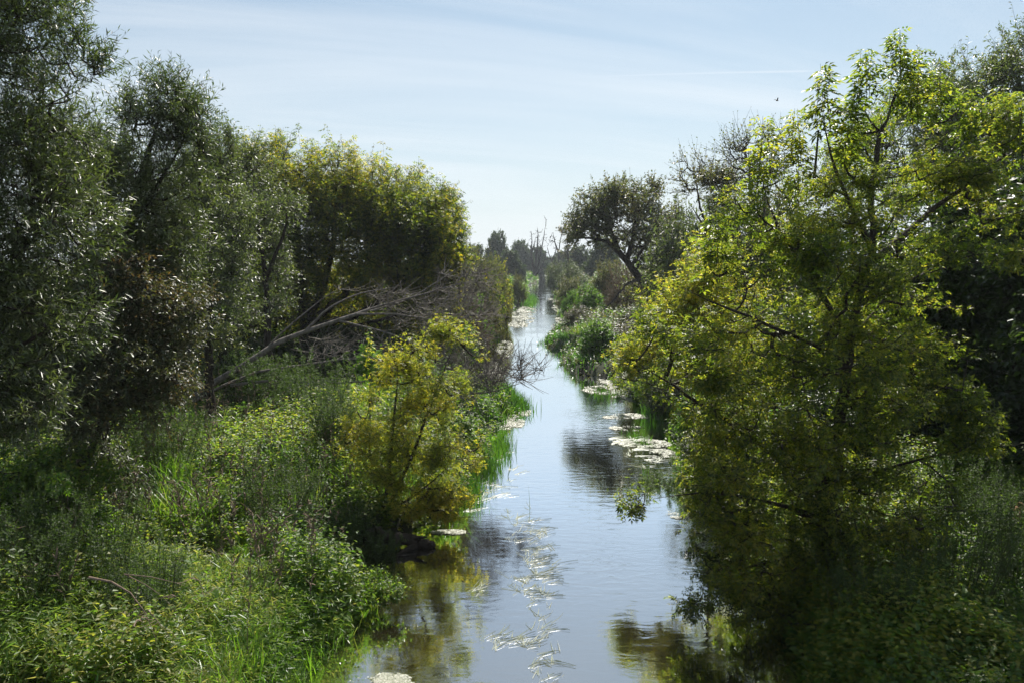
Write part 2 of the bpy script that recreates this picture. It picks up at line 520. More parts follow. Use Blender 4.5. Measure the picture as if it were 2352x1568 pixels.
def grow(limbs, pts, r, wood, rmin=0.006, up=0.25, wob=0.06, rk=0.42, sides=6):
    """limbs: [(points, r0, r1)]; every crown point is joined to the nearest wood by a curved branch. Returns chain points and parents."""
    nodes, rad = [], []
    for (P, r0, r1) in limbs:
        P = np.array(P, float)
        seg = np.linalg.norm(np.diff(P, axis=0), axis=1)
        t = np.concatenate([[0], np.cumsum(seg)])
        n_ = max(5, int(t[-1] / 0.22))
        tt = np.linspace(0, t[-1], n_)
        Q = np.stack([np.interp(tt, t, P[:, i]) for i in range(3)], 1)
        for _ in range(3):                       # round the corners
            Q[1:-1] = (Q[:-2] + 2 * Q[1:-1] + Q[2:]) / 4
        amp = min(0.05, 0.25 * r0)
        Q[1:-1] += r.normal(0, amp * .5, (n_ - 2, 3))
        Rr = r0 + (r1 - r0) * (tt / t[-1]) ** 0.8
        Rt = Rr.copy()
        Rt[-4:] *= np.array([.8, .55, .35, .12])
        tubes(wood, Q[None], Rt[None], sides + 2)
        nodes.append(Q); rad.append(Rr)
    nodes = np.concatenate(nodes)
    base_n = len(nodes)
    rad = np.concatenate(rad)
    par = -np.ones(base_n, int)
    d0 = np.min(np.linalg.norm(pts[:, None] - nodes[None, ::2], axis=2), axis=1)
    order = np.argsort(d0)
    K = 5
    cap = base_n + len(pts) * (K - 1)
    A = np.empty((cap, 3)); A[:base_n] = nodes
    cnt = base_n
    chains = []
    parent = [-1] * base_n
    for i in order:
        p = pts[i]
        dv = p - A[:cnt]
        dd = np.sqrt((dv * dv).sum(1)) * (1.0 + 0.5 * np.clip(-dv[:, 2] / (np.abs(dv).sum(1) + 1e-6), 0, 1))
        j = int(np.argmin(dd))
        a = A[j]
        d = p - a
        ln = np.linalg.norm(d)
        c1 = a + d * 0.5 - np.array([0, 0, up * ln * 0.4]) + r.normal(0, wob * ln, 3)
        t = np.linspace(0, 1, K)[:, None]
        Q = (1 - t) ** 2 * a + 2 * t * (1 - t) * c1 + t * t * p
        A[cnt:cnt + K - 1] = Q[1:]
        ids = [j] + list(range(cnt, cnt + K - 1))
        parent += ids[:-1]
        cnt += K - 1
        chains.append(ids)
    A = A[:cnt]
    # pipe model
    load = np.zeros(cnt)
    for ids in chains:
        load[ids[-1]] += 1
    for i in range(cnt - 1, base_n - 1, -1):
        load[parent[i]] += load[i]
    Rr = rmin * np.maximum(load, 1) ** rk
    if chains:
        I = np.array(chains)
        RR = Rr[I]
        RR[:, 0] = np.minimum(RR[:, 1] * 1.15, np.where(I[:, 0] < base_n, 1e9, Rr[I[:, 0]]))
        lim = np.where(I[:, 0] < base_n, rad[np.minimum(I[:, 0], base_n - 1)] * 0.85, 1e9)
        RR = np.minimum(RR, lim[:, None])
        big = RR[:, 0] > rmin * 3
        tubes(wood, A[I[big]], RR[big], 5)
        tubes(wood, A[I[~big]], RR[~big], 3)
        return A[I]
    return np.zeros((0, K, 3))
def leafy(chains, r, leafbag, woodbag, per=3, L0=0.35, J=8, kind='lance', size=0.08, center=None, outw=0.5, upb=0.2, rnd=0.7, **kw):
    C, K, _ = chains.shape
    t = r.uniform(0.45, 1.0, (C, per))
    t[:, 0] = 1.0
    k = t * (K - 1)
    i0 = np.minimum(k.astype(int), K - 2)
    f = (k - i0)[..., None]
    ci = np.arange(C)[:, None]
    O = chains[ci, i0] * (1 - f) + chains[ci, i0 + 1] * f
    d = nrm(chains[ci, i0 + 1] - chains[ci, i0])
    cen = chains.reshape(-1, 3).mean(0) if center is None else np.asarray(center)
    o_ = nrm(O - cen)
    dr = d * 0.6 + o_ * outw + r.normal(0, rnd, O.shape)
    dr[..., 2] += upb
    twigs(leafbag, woodbag, O.reshape(-1, 3), dr.reshape(-1, 3), L0 * r.uniform(.6, 1.25, C * per), J, kind, size, r, **kw)
def shoots(leafbag, woodbag, tips, r, height=0.7, J=18, size=0.2, kind='compound', lean=0.12, per=1):
    """straight upright leafy shoots at the top of a crown"""
    tips = np.repeat(np.asarray(tips), per, axis=0)
    n_ = len(tips)
    h = height * r.uniform(.7, 1.2, n_)
    dr = np.stack([r.normal(0, lean, n_), r.normal(0, lean, n_), np.ones(n_)], 1)
    O = tips + r.normal(0, .05 * (per > 1), (n_, 3)) - dr * h[:, None]
    twigs(leafbag, woodbag, O, dr, h, J, kind, size, r, droop=0.75, curve=0.05, spread=1.0, tw=0.006, nrand=.3, start=0.05)
def tree(name, label, cat, limbs_px, blobs, leafm, seed, group=None, barkm=None, rmin=0.006, grow_kw={}, leaf_kw={}, tops=None, top_kw={}, twigwood=True, blob_kw={}, dens=1.0):
    r = np.random.default_rng(seed)
    limbs = [([at(*p) for p in P], a, b) for (P, a, b) in limbs_px]
    b0 = limbs[0][0][0].copy()
    b0[2] = min(b0[2], G(b0[0], b0[1])) - 0.05
    limbs[0] = ([b0] + list(limbs[0][0]) if abs(b0[2] - limbs[0][0][0][2]) > .05 else limbs[0][0], limbs[0][1], limbs[0][2])
    root = thing(name, b0, label, cat, group)
    wood, leaf = Bag(), Bag()
    blobs = [b_[:6] + (max(4, int(b_[6] * dens)),) for b_ in blobs]
    pts, _ = blob(blobs, r, **blob_kw)
    gz = ground(pts[:, 0], pts[:, 1])
    pts = pts[pts[:, 2] > np.maximum(gz, 0) + 0.25]
    ch = grow(limbs, pts, r, wood, rmin=rmin, **grow_kw)
    leafy(ch, r, leaf, wood if twigwood else None, **leaf_kw)
    if tops:
        T = np.array([at(*p) for p in tops])
        tw_ = grow([([T[0], T[0] + .01], .001, .001)], T[:1], r, Bag()) if False else None
        allp = np.concatenate([ch.reshape(-1, 3)])
        H = top_kw.get('height', .7)
        P = []
        for q in T:
            o_ = q - np.array([0, 0, H * 1.0])
            j = np.argmin(np.linalg.norm(allp - o_, axis=1))
            a = allp[j]
            t = np.linspace(0, 1, 5)[:, None]
            P.append((1 - t) ** 2 * a + 2 * t * (1 - t) * (a * .35 + o_ * .65 - [0, 0, .1]) + t * t * o_)
        P = np.array(P)
        tubes(wood, P, np.broadcast_to(np.linspace(.02, .012, 5), (len(P), 5)), 4)
        leafy(P, r, leaf, wood, **{**leaf_kw, 'per': 4})
        shoots(leaf, wood, T, r, **top_kw)
    wood.build("trunk", barkm or BARK, root, smooth=True)
    leaf.build("crown", leafm, root)
    return root

# ================================================================== SETTING
def sheet(name, xs, ys, zf, m):
    X, Y = np.meshgrid(xs, ys)
    Z = zf(X.ravel(), Y.ravel())
    b = Bag()
    idx = np.arange(X.size).reshape(X.shape)
    F = np.stack([idx[:-1, :-1], idx[:-1, 1:], idx[1:, 1:], idx[1:, :-1]], -1)
    b.add(np.stack([X.ravel(), Y.ravel(), Z], 1), F.reshape(-1, 4))
    return b.build(name, m, None, True)
gx = np.concatenate([-np.geomspace(1400, 14, 46), np.arange(-13.7, 14, 0.22), np.geomspace(14, 1400, 46)])
gy = np.concatenate([np.linspace(-60, 5, 14), np.arange(5.3, 34, 0.24), np.geomspace(34.3, 420, 170), np.geomspace(440, 2200, 24)])
tag(sheet("ground", gx, gy, ground, SOIL), "dark soil of the overgrown river banks", "ground", kind="structure")
wx = np.linspace(-30, 40, 3)
tag(sheet("water", np.array([-9., 0, 30.]), np.array([-60., 40, 380.]), lambda x, y: np.zeros_like(x), WATER), "calm straight river reflecting the sky", "river", kind="structure")

# ================================================================== RIVERBANK TREES
# the large box elder that leans over the water
R1 = tree("box_elder_tree", "tall yellow-green box elder with drooping compound leaves, dark forked trunk, overhanging the water's edge", "tree",
     [([(1885, 1345, 11.6), (1895, 1200, 11.6), (1920, 1050, 11.6), (1945, 850, 11.6), (1965, 700, 11.7), (2010, 580, 11.8), (2000, 430, 11.9), (2020, 300, 12), (2060, 200, 12)], .13, .03),
      ([(1897, 1180, 11.6), (1800, 1060, 11.2), (1660, 960, 10.8), (1540, 880, 10.4), (1460, 830, 10.2)], .06, .015),
      ([(2008, 600, 11.8), (2120, 500, 12.2), (2250, 400, 12.6), (2350, 330, 13)], .06, .02),
      ([(1968, 700, 11.7), (2090, 640, 11.5), (2220, 600, 11.2)], .045, .012),
      ([(1955, 780, 11.6), (1860, 640, 11.3), (1770, 500, 11), (1745, 390, 11)], .05, .014),
      ([(2006, 580, 11.8), (1940, 450, 11.6), (1895, 320, 11.5), (1886, 240, 11.5)], .045, .014),
      ([(1930, 1000, 11.6), (2060, 940, 11.2), (2180, 880, 10.8)], .045, .012),
      ([(1900, 1190, 11.6), (1760, 1150, 11), (1620, 1125, 10.5), (1480, 1150, 10.2)], .045, .008),
      ([(1890, 1260, 11.6), (1760, 1290, 11), (1620, 1330, 10.4)], .04, .008),
      ([(1890, 1290, 11.6), (2010, 1230, 11.2), (2150, 1160, 10.8)], .04, .01),
      ([(1905, 1120, 11.6), (2080, 1060, 11), (2220, 1030, 10.5), (2300, 1020, 10.3)], .035, .008),
      ([(1950, 830, 11.6), (1800, 760, 10.8), (1650, 700, 10.3), (1560, 660, 10)], .04, .01)],
     [(2030, 340, 12, 110, 150, 1.3, 120), (1860, 480, 11.4, 150, 130, 1.2, 140), (2230, 400, 12.4, 190, 130, 1.4, 190), (1750, 640, 11, 150, 120, 1.2, 170),
      (2020, 620, 11.8, 210, 170, 1.5, 300), (1600, 850, 10.4, 160, 100, 1.0, 170), (1850, 850, 11.2, 220, 160, 1.5, 300), (2060, 840, 11.4, 120, 180, 1.4, 200),
      (1700, 1010, 10.8, 160, 110, 1.2, 190), (1930, 1080, 11.2, 230, 150, 1.4, 380), (1690, 1190, 10.6, 150, 90, .9, 200), (1920, 1290, 11, 270, 150, 1.4, 480),
      (1650, 1320, 10.3, 90, 80, .6, 70), (1860, 1430, 10.6, 230, 90, 1.0, 280), (1470, 1148, 10.2, 45, 18, .2, 12), (2220, 1020, 10.6, 90, 22, .3, 34),
      (2200, 900, 10.8, 60, 50, .4, 30), (2240, 955, 10.7, 55, 18, .25, 16), (2290, 600, 11, 60, 24, .3, 18), (1500, 760, 10.3, 50, 50, .5, 26),
      (1690, 480, 11, 50, 50, .4, 20)],
     ELDER, 11, rmin=0.006, dens=.68, blob_kw=dict(flat=.42, loose_=.10, per_=11), leaf_kw=dict(per=3, L0=.30, J=6, kind='compound', size=.16, droop=.4, upb=.15, tw=.0035, nrand=.4),
     tops=[(1885, 158, 11.5), (1992, 115, 11.8), (2065, 75, 12), (2100, 125, 12.1), (1758, 280, 11), (2160, 150, 12.3), (1945, 240, 11.7), (2300, 210, 12.6), (1640, 480, 10.8),
           (2235, 205, 12.4), (1830, 270, 11.2), (2340, 215, 12.6)],
     top_kw=dict(height=.85, J=30, size=.30, lean=.07, per=3))
# smaller elder behind it
tree("box_elder_tree", "young yellow-green box elder standing behind the tall forked box elder, above the reedy point", "tree",
     [([(1640, 900, 17), (1640, 760, 17), (1650, 640, 17), (1640, 560, 17)], .07, .02)],
     [(1630, 640, 17, 90, 90, 1.3, 130), (1560, 720, 17, 90, 80, 1.2, 110), (1500, 800, 16.5, 80, 60, .9, 90), (1680, 760, 17, 100, 110, 1.2, 110)],
     ELDER_Y, 12, leaf_kw=dict(per=3, L0=.35, J=6, kind='compound', size=.17, droop=.35, tw=.005),
     tops=[(1640, 545, 17), (1580, 575, 17), (1500, 720, 16.5), (1455, 760, 16.3)], top_kw=dict(height=.8, J=16, size=.2))
# tall grey willows over the dark wood
for (px, py, Y, sd, lab, bl) in (
    (2200, 560, 22, 21, "tall grey-green willow rising behind the top of the tall box elder", [(2190, 230, 22, 120, 110, 2, 200), (2100, 330, 22, 120, 100, 2, 160), (2240, 380, 22, 130, 130, 2, 180), (2060, 420, 22, 130, 120, 2, 150)]),
    (2420, 560, 21, 22, "grey willow cut by the upper corner of the picture, beyond the box elder", [(2400, 190, 21, 90, 120, 1.8, 190), (2420, 360, 21, 110, 140, 2, 200)])):
    tree("willow_tree", lab, "tree", [([(px, 960, Y), (px, 700, Y), (px - 10, 450, Y), (px - 20, 280, Y)], .22, .05),
         ([(px, 700, Y), (px - 60, 500, Y), (px - 100, 380, Y)], .12, .03), ([(px, 650, Y), (px + 50, 480, Y), (px + 60, 330, Y)], .12, .03)],
         bl, WILLOW_G, sd, leaf_kw=dict(per=4, L0=.6, J=12, kind='lance', size=.14, droop=.15, tw=.006))
# the dark wood at the side
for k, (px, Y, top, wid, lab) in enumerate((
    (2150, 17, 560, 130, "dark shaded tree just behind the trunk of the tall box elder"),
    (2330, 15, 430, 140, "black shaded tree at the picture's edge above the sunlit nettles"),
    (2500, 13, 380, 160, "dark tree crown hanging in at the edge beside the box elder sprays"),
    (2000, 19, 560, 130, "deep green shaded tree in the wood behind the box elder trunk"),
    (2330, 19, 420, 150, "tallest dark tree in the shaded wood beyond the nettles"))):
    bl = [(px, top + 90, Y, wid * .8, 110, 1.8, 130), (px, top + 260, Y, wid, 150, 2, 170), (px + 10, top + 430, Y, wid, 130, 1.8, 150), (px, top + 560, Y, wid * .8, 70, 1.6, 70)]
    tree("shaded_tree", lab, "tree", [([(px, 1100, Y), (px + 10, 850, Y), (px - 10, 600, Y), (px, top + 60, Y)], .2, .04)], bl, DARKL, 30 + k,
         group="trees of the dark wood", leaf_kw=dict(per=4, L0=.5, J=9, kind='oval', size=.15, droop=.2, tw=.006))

# sparse trees on the skyline
def sparse(px, base, Y, top, wid, seed, lab, n_=80, lean=0, leaf=.13, per=2, J=5, m=OLIVE):
    h = base - top
    tree("sparse_tree", lab, "tree",
         [([(px, base, Y), (px - lean * .4, base - h * .3, Y), (px - lean, top + h * .4, Y), (px - lean * 1.1, top + h * .1, Y)], .16, .03),
          ([(px - lean * .6, base - h * .35, Y), (px - lean - wid * .4, top + h * .35, Y)], .07, .02),
          ([(px - lean * .6, base - h * .4, Y), (px - lean + wid * .4, top + h * .3, Y)], .07, .02)],
         [(px - lean, top + wid * .8, Y, wid, wid * .85, wid * Y / FPX * .8, n_)],
         m, seed, group="sparse trees on the skyline", rmin=.014, grow_kw=dict(up=.5), leaf_kw=dict(per=per, L0=.8, J=J, kind='oval', size=leaf, droop=.1, tw=.009, rnd=.5))
sparse(1790, 700, 36, 290, 85, 41, "tall half-bare tree with a rounded airy crown on the skyline", 240, 65, .10, 2, 4)
sparse(1670, 640, 40, 365, 62, 42, "thin nearly leafless tree leaning over the shrubs, lower than the rounded airy one", 130, 65, .12, 2, 4)
sparse(1720, 640, 38, 390, 50, 43, "small sparse tree between the two half-bare skyline trees", 120, 60, .14, 3, 5)
# willow leaning towards the river
tree("leaning_willow_tree", "old willow with a black trunk leaning sharply over the bank towards the river", "tree",
     [([(1535, 760, 52), (1522, 690, 52), (1470, 640, 52), (1440, 600, 52), (1415, 570, 52), (1385, 550, 52)], .42, .14),
      ([(1440, 600, 52), (1455, 540, 52), (1460, 480, 52), (1440, 440, 52)], .2, .05),
      ([(1420, 575, 52), (1400, 520, 52), (1390, 450, 52)], .18, .05),
      ([(1400, 557, 52), (1350, 545, 52), (1320, 550, 51)], .12, .03),
      ([(1480, 640, 52), (1440, 650, 50), (1410, 690, 49), (1370, 725, 48)], .12, .02),
      ([(1450, 610, 52), (1500, 540, 53), (1515, 470, 53)], .12, .04)],
     [(1440, 460, 52, 75, 50, 2.4, 220), (1360, 520, 52, 50, 40, 1.6, 120), (1455, 530, 52, 85, 55, 2.4, 230), (1500, 440, 52, 28, 20, 1, 30), (1380, 480, 52, 50, 40, 1.6, 110),
      (1500, 590, 53, 50, 40, 2, 110), (1325, 545, 51, 28, 26, 1, 30), (1530, 540, 54, 40, 60, 2, 120), (1480, 680, 54, 60, 40, 2, 90)],
     OLIVE, 51, barkm=BARK, rmin=.016, dens=.9, blob_kw=dict(flat=1.1, loose_=.25, per_=7), leaf_kw=dict(per=3, L0=.8, J=9, kind='oval', size=.17, droop=.15, tw=.012),
     tops=None)

# ---------------- willows and elders on the other bank
tree("willow_tree", "nearest large willow with long narrow glinting leaves, filling the upper corner of the picture", "tree",
     [([(-420, 1150, 8.8), (-330, 800, 8.8), (-220, 450, 8.8), (-100, 150, 8.8), (-40, -60, 8.8)], .2, .06),
      ([(-330, 800, 8.8), (-120, 640, 8.4), (60, 560, 8.2), (200, 500, 8)], .07, .006),
      ([(-220, 450, 8.8), (-40, 330, 8.6), (120, 240, 8.5), (210, 190, 8.4)], .06, .006),
      ([(-380, 1000, 8.8), (-180, 900, 8.2), (-20, 850, 7.8), (110, 820, 7.5)], .07, .006),
      ([(-270, 600, 8.8), (-60, 200, 8.6), (60, 20, 8.5), (110, -80, 8.5)], .06, .01)],
     [(40, 60, 8.5, 130, 130, .8, 200), (40, 300, 8.5, 170, 150, .9, 330), (60, 520, 8.3, 170, 140, .9, 330), (20, 720, 8.1, 150, 130, .9, 280), (10, 910, 7.6, 100, 90, .6, 150),
      (-140, 400, 8.6, 140, 400, .8, 200), (-130, 800, 8.2, 100, 250, .8, 120), (190, 130, 8.4, 30, 60, .3, 24)],
     WILLOW, 61, rmin=.004, dens=.8, blob_kw=dict(flat=1.0, loose_=.4, per_=8), leaf_kw=dict(per=4, L0=.34, J=13, kind='narrow', size=.095, droop=.12, tw=.0025, upb=.25, spread=.6))
tree("willow_tree", "slender willow with an open rounded top beside the nearest large willow", "tree",
     [([(230, 1100, 13), (250, 850, 13), (280, 600, 13), (320, 430, 13), (360, 300, 13), (385, 215, 13)], .14, .03),
      ([(300, 520, 13), (380, 400, 13), (430, 310, 13), (450, 260, 13)], .05, .015),
      ([(280, 600, 13), (240, 450, 13), (220, 330, 13)], .05, .015)],
     [(375, 270, 13, 80, 80, .8, 130), (430, 310, 13, 50, 60, .6, 60), (330, 430, 13, 130, 110, 1.1, 260), (260, 560, 12.6, 140, 140, 1.2, 300), (380, 560, 13, 90, 110, 1, 190), (220, 400, 12.8, 90, 90, 1, 140),
      (170, 700, 12.3, 140, 110, 1, 190)],
     WILLOW, 62, tops=[(345, 195, 13), (372, 182, 13), (398, 185, 13), (425, 208, 13), (448, 228, 13), (465, 262, 13), (300, 215, 13), (285, 235, 13)], top_kw=dict(height=.6, J=30, size=.12, kind='narrow', lean=.2, per=2), rmin=.005, dens=.8, blob_kw=dict(flat=1.0, loose_=.4, per_=8), leaf_kw=dict(per=4, L0=.42, J=12, kind='narrow', size=.12, droop=.1, tw=.003, upb=.3, spread=.6))
tree("willow_shrub", "brown-leaved willow shrub bulging out over the nettles below the slender willow", "shrub",
     [([(180, 1120, 11.5), (240, 950, 11.5), (320, 800, 11.6), (390, 700, 11.8)], .08, .02),
      ([(190, 1080, 11.5), (150, 900, 11.3), (180, 720, 11.3)], .06, .02), ([(240, 950, 11.5), (360, 900, 11.3), (440, 860, 11.2)], .04, .01)],
     [(270, 690, 11.6, 130, 100, 1, 230), (390, 740, 11.8, 80, 80, .9, 150), (230, 850, 11.2, 160, 100, 1, 280), (370, 860, 11.4, 80, 70, .8, 120), (120, 780, 11.2, 100, 110, .9, 150),
      (260, 960, 11, 140, 60, .8, 130), (440, 700, 11.9, 35, 30, .4, 30)],
     WILLOW_B, 63, rmin=.004, dens=.8, blob_kw=dict(flat=1.0, loose_=.4, per_=8), leaf_kw=dict(per=4, L0=.32, J=11, kind='lance', size=.075, droop=.1, tw=.003))
tree("willow_tree", "blue-green willow between the slender willow and the big yellowing box elder", "tree",
     [([(480, 860, 20), (480, 640, 20), (490, 480, 20), (490, 360, 20)], .15, .03), ([(480, 640, 20), (420, 520, 20), (410, 430, 20)], .07, .02)],
     [(490, 370, 20, 60, 60, .9, 110), (440, 450, 20, 90, 90, 1.2, 180), (500, 520, 20, 90, 100, 1.3, 200), (440, 660, 19.5, 70, 110, 1.1, 150), (520, 700, 20, 70, 90, 1.1, 90)],
     WILLOW_G, 64, tops=[(425, 335, 20), (450, 318, 20), (478, 300, 20), (500, 305, 20), (520, 318, 20), (545, 330, 20), (400, 360, 20)], top_kw=dict(height=.9, J=34, size=.13, kind='lance', lean=.15, per=2), dens=.85, blob_kw=dict(flat=1.3, loose_=.35, per_=8), leaf_kw=dict(per=4, L0=.5, J=11, kind='lance', size=.12, droop=.08, tw=.004, upb=.4))
tree("willow_tree", "silvery willow with glinting leaves standing in front of the big yellowing box elder", "tree",
     [([(620, 860, 25), (610, 640, 25), (590, 500, 25), (580, 400, 25)], .16, .03), ([(610, 640, 25), (660, 520, 25), (660, 440, 25)], .08, .02)],
     [(565, 400, 25, 65, 65, 1.3, 120), (590, 480, 25, 80, 80, 1.4, 160), (540, 540, 25, 90, 90, 1.4, 180), (590, 640, 25, 80, 80, 1.4, 100)],
     WILLOW_G, 65, tops=[(530, 335, 25), (555, 330, 25), (580, 338, 25), (605, 352, 25)], top_kw=dict(height=1.1, J=34, size=.15, kind='lance', lean=.15, per=2), dens=.85, blob_kw=dict(flat=1.3, loose_=.35, per_=8), leaf_kw=dict(per=4, L0=.55, J=10, kind='lance', size=.135, droop=.08, tw=.005, upb=.4))
tops5 = [(640, 335, 33), (683, 285, 34), (715, 320, 34), (752, 292, 34), (780, 325, 34), (812, 315, 34), (850, 355, 34), (880, 330, 34), (915, 385, 34), (945, 390, 33), (1003, 400, 33),
         (1030, 420, 33), (1052, 435, 33), (600, 330, 33), (965, 425, 33), (1060, 480, 32), (730, 350, 33), (830, 360, 33), (1045, 500, 32), (900, 400, 33)]
_r = np.random.default_rng(77)
for _ in range(80):
    _x = _r.uniform(570, 1050)
    _sky = np.interp(_x, [570, 640, 690, 800, 900, 1000, 1055], [350, 335, 300, 315, 370, 410, 470])
    tops5.append((_x, _sky + 15 + 230 * _r.random() ** 1.2, _r.uniform(30.5, 34.5)))
tree("box_elder_tree", "big many-stemmed box elder with yellowing spiky top behind the fallen grey tree", "tree",
     [([(705, 800, 33), (705, 735, 33), (690, 660, 33), (680, 560, 33), (690, 440, 33), (690, 360, 33)], .35, .05),
      ([(705, 735, 33), (745, 660, 33), (770, 540, 33), (770, 420, 33), (760, 360, 33)], .2, .05),
      ([(710, 745, 33), (790, 680, 32.5), (860, 580, 33), (890, 480, 33), (890, 400, 33)], .2, .04),
      ([(715, 755, 33), (830, 720, 32), (940, 640, 32), (1000, 540, 32), (1020, 460, 32)], .18, .04),
      ([(700, 735, 33), (640, 650, 33), (600, 540, 33), (590, 440, 33)], .16, .04),
      ([(720, 765, 33), (860, 740, 31.5), (980, 700, 31)], .12, .03)],
     [(690, 450, 33, 80, 80, 2, 150), (790, 460, 33, 110, 100, 2.4, 240), (900, 490, 33, 110, 90, 2.4, 230), (1000, 540, 32, 60, 90, 2, 150), (610, 430, 33.5, 100, 100, 2, 170),
      (760, 560, 33, 160, 110, 2.8, 260), (930, 620, 32, 130, 90, 2.2, 240), (640, 620, 33.5, 130, 130, 2.2, 150), (1010, 650, 31.5, 55, 70, 1.4, 80), (820, 690, 34, 170, 60, 2, 110), (560, 700, 34, 90, 90, 2, 80), (520, 560, 36, 90, 120, 2, 120), (880, 740, 34, 160, 50, 2, 90), (640, 740, 34, 150, 50, 2, 90)],
     ELDER_FAR, 71, rmin=.01, dens=1.0, blob_kw=dict(flat=1.5, loose_=.3, per_=8), leaf_kw=dict(per=4, L0=.6, J=7, kind='compound', size=.28, droop=.3, upb=.7, tw=.008),
     tops=tops5, top_kw=dict(height=2.2, J=26, size=.46, lean=.06, per=1))

# yellow sapling
tree("box_elder_sapling", "bright yellow-leaved bushy box elder sapling at the water's edge in front of the fallen tree", "tree",
     [([(885, 1180, 14.8), (895, 1060, 14.8), (910, 920, 14.8), (915, 820, 14.8)], .05, .012),
      ([(885, 1175, 14.8), (950, 1040, 14.8), (1000, 900, 14.8), (1050, 780, 14.8)], .045, .01),
      ([(883, 1178, 14.8), (850, 1060, 14.8), (840, 960, 14.8)], .03, .01),
      ([(886, 1178, 14.8), (980, 1120, 14.6), (1050, 1050, 14.6)], .03, .01),
      ([(884, 1178, 14.8), (830, 1120, 14.6), (800, 1060, 14.6)], .03, .01)],
     [(915, 850, 14.8, 75, 60, .5, 110), (1050, 780, 14.8, 55, 40, .4, 50), (910, 960, 14.8, 95, 80, .8, 200), (1000, 920, 14.8, 70, 80, .6, 120), (880, 1070, 14.8, 100, 80, .8, 170), (1000, 1060, 14.7, 85, 80, .7, 140),
      (1030, 1140, 14.5, 70, 50, .5, 130), (930, 1150, 14.6, 80, 40, .6, 80), (820, 1000, 14.8, 40, 60, .5, 40)],
     ELDER_Y, 81, rmin=.004, dens=.78, blob_kw=dict(flat=.5, loose_=.08, per_=12), leaf_kw=dict(per=3, L0=.28, J=6, kind='compound', size=.115, droop=.3, upb=.25, tw=.003),
     tops=[(850, 765, 15.5), (935, 755, 14.8), (1035, 722, 14.8), (1070, 735, 14.8), (905, 770, 14.8), (1095, 765, 14.8), (960, 800, 14.6), (870, 820, 14.6), (1000, 770, 14.8), (820, 890, 14.6), (1040, 850, 14.4), (980, 870, 14.3), (800, 960, 14.5), (1100, 970, 14.4)], top_kw=dict(height=.45, J=16, size=.13, lean=.15))

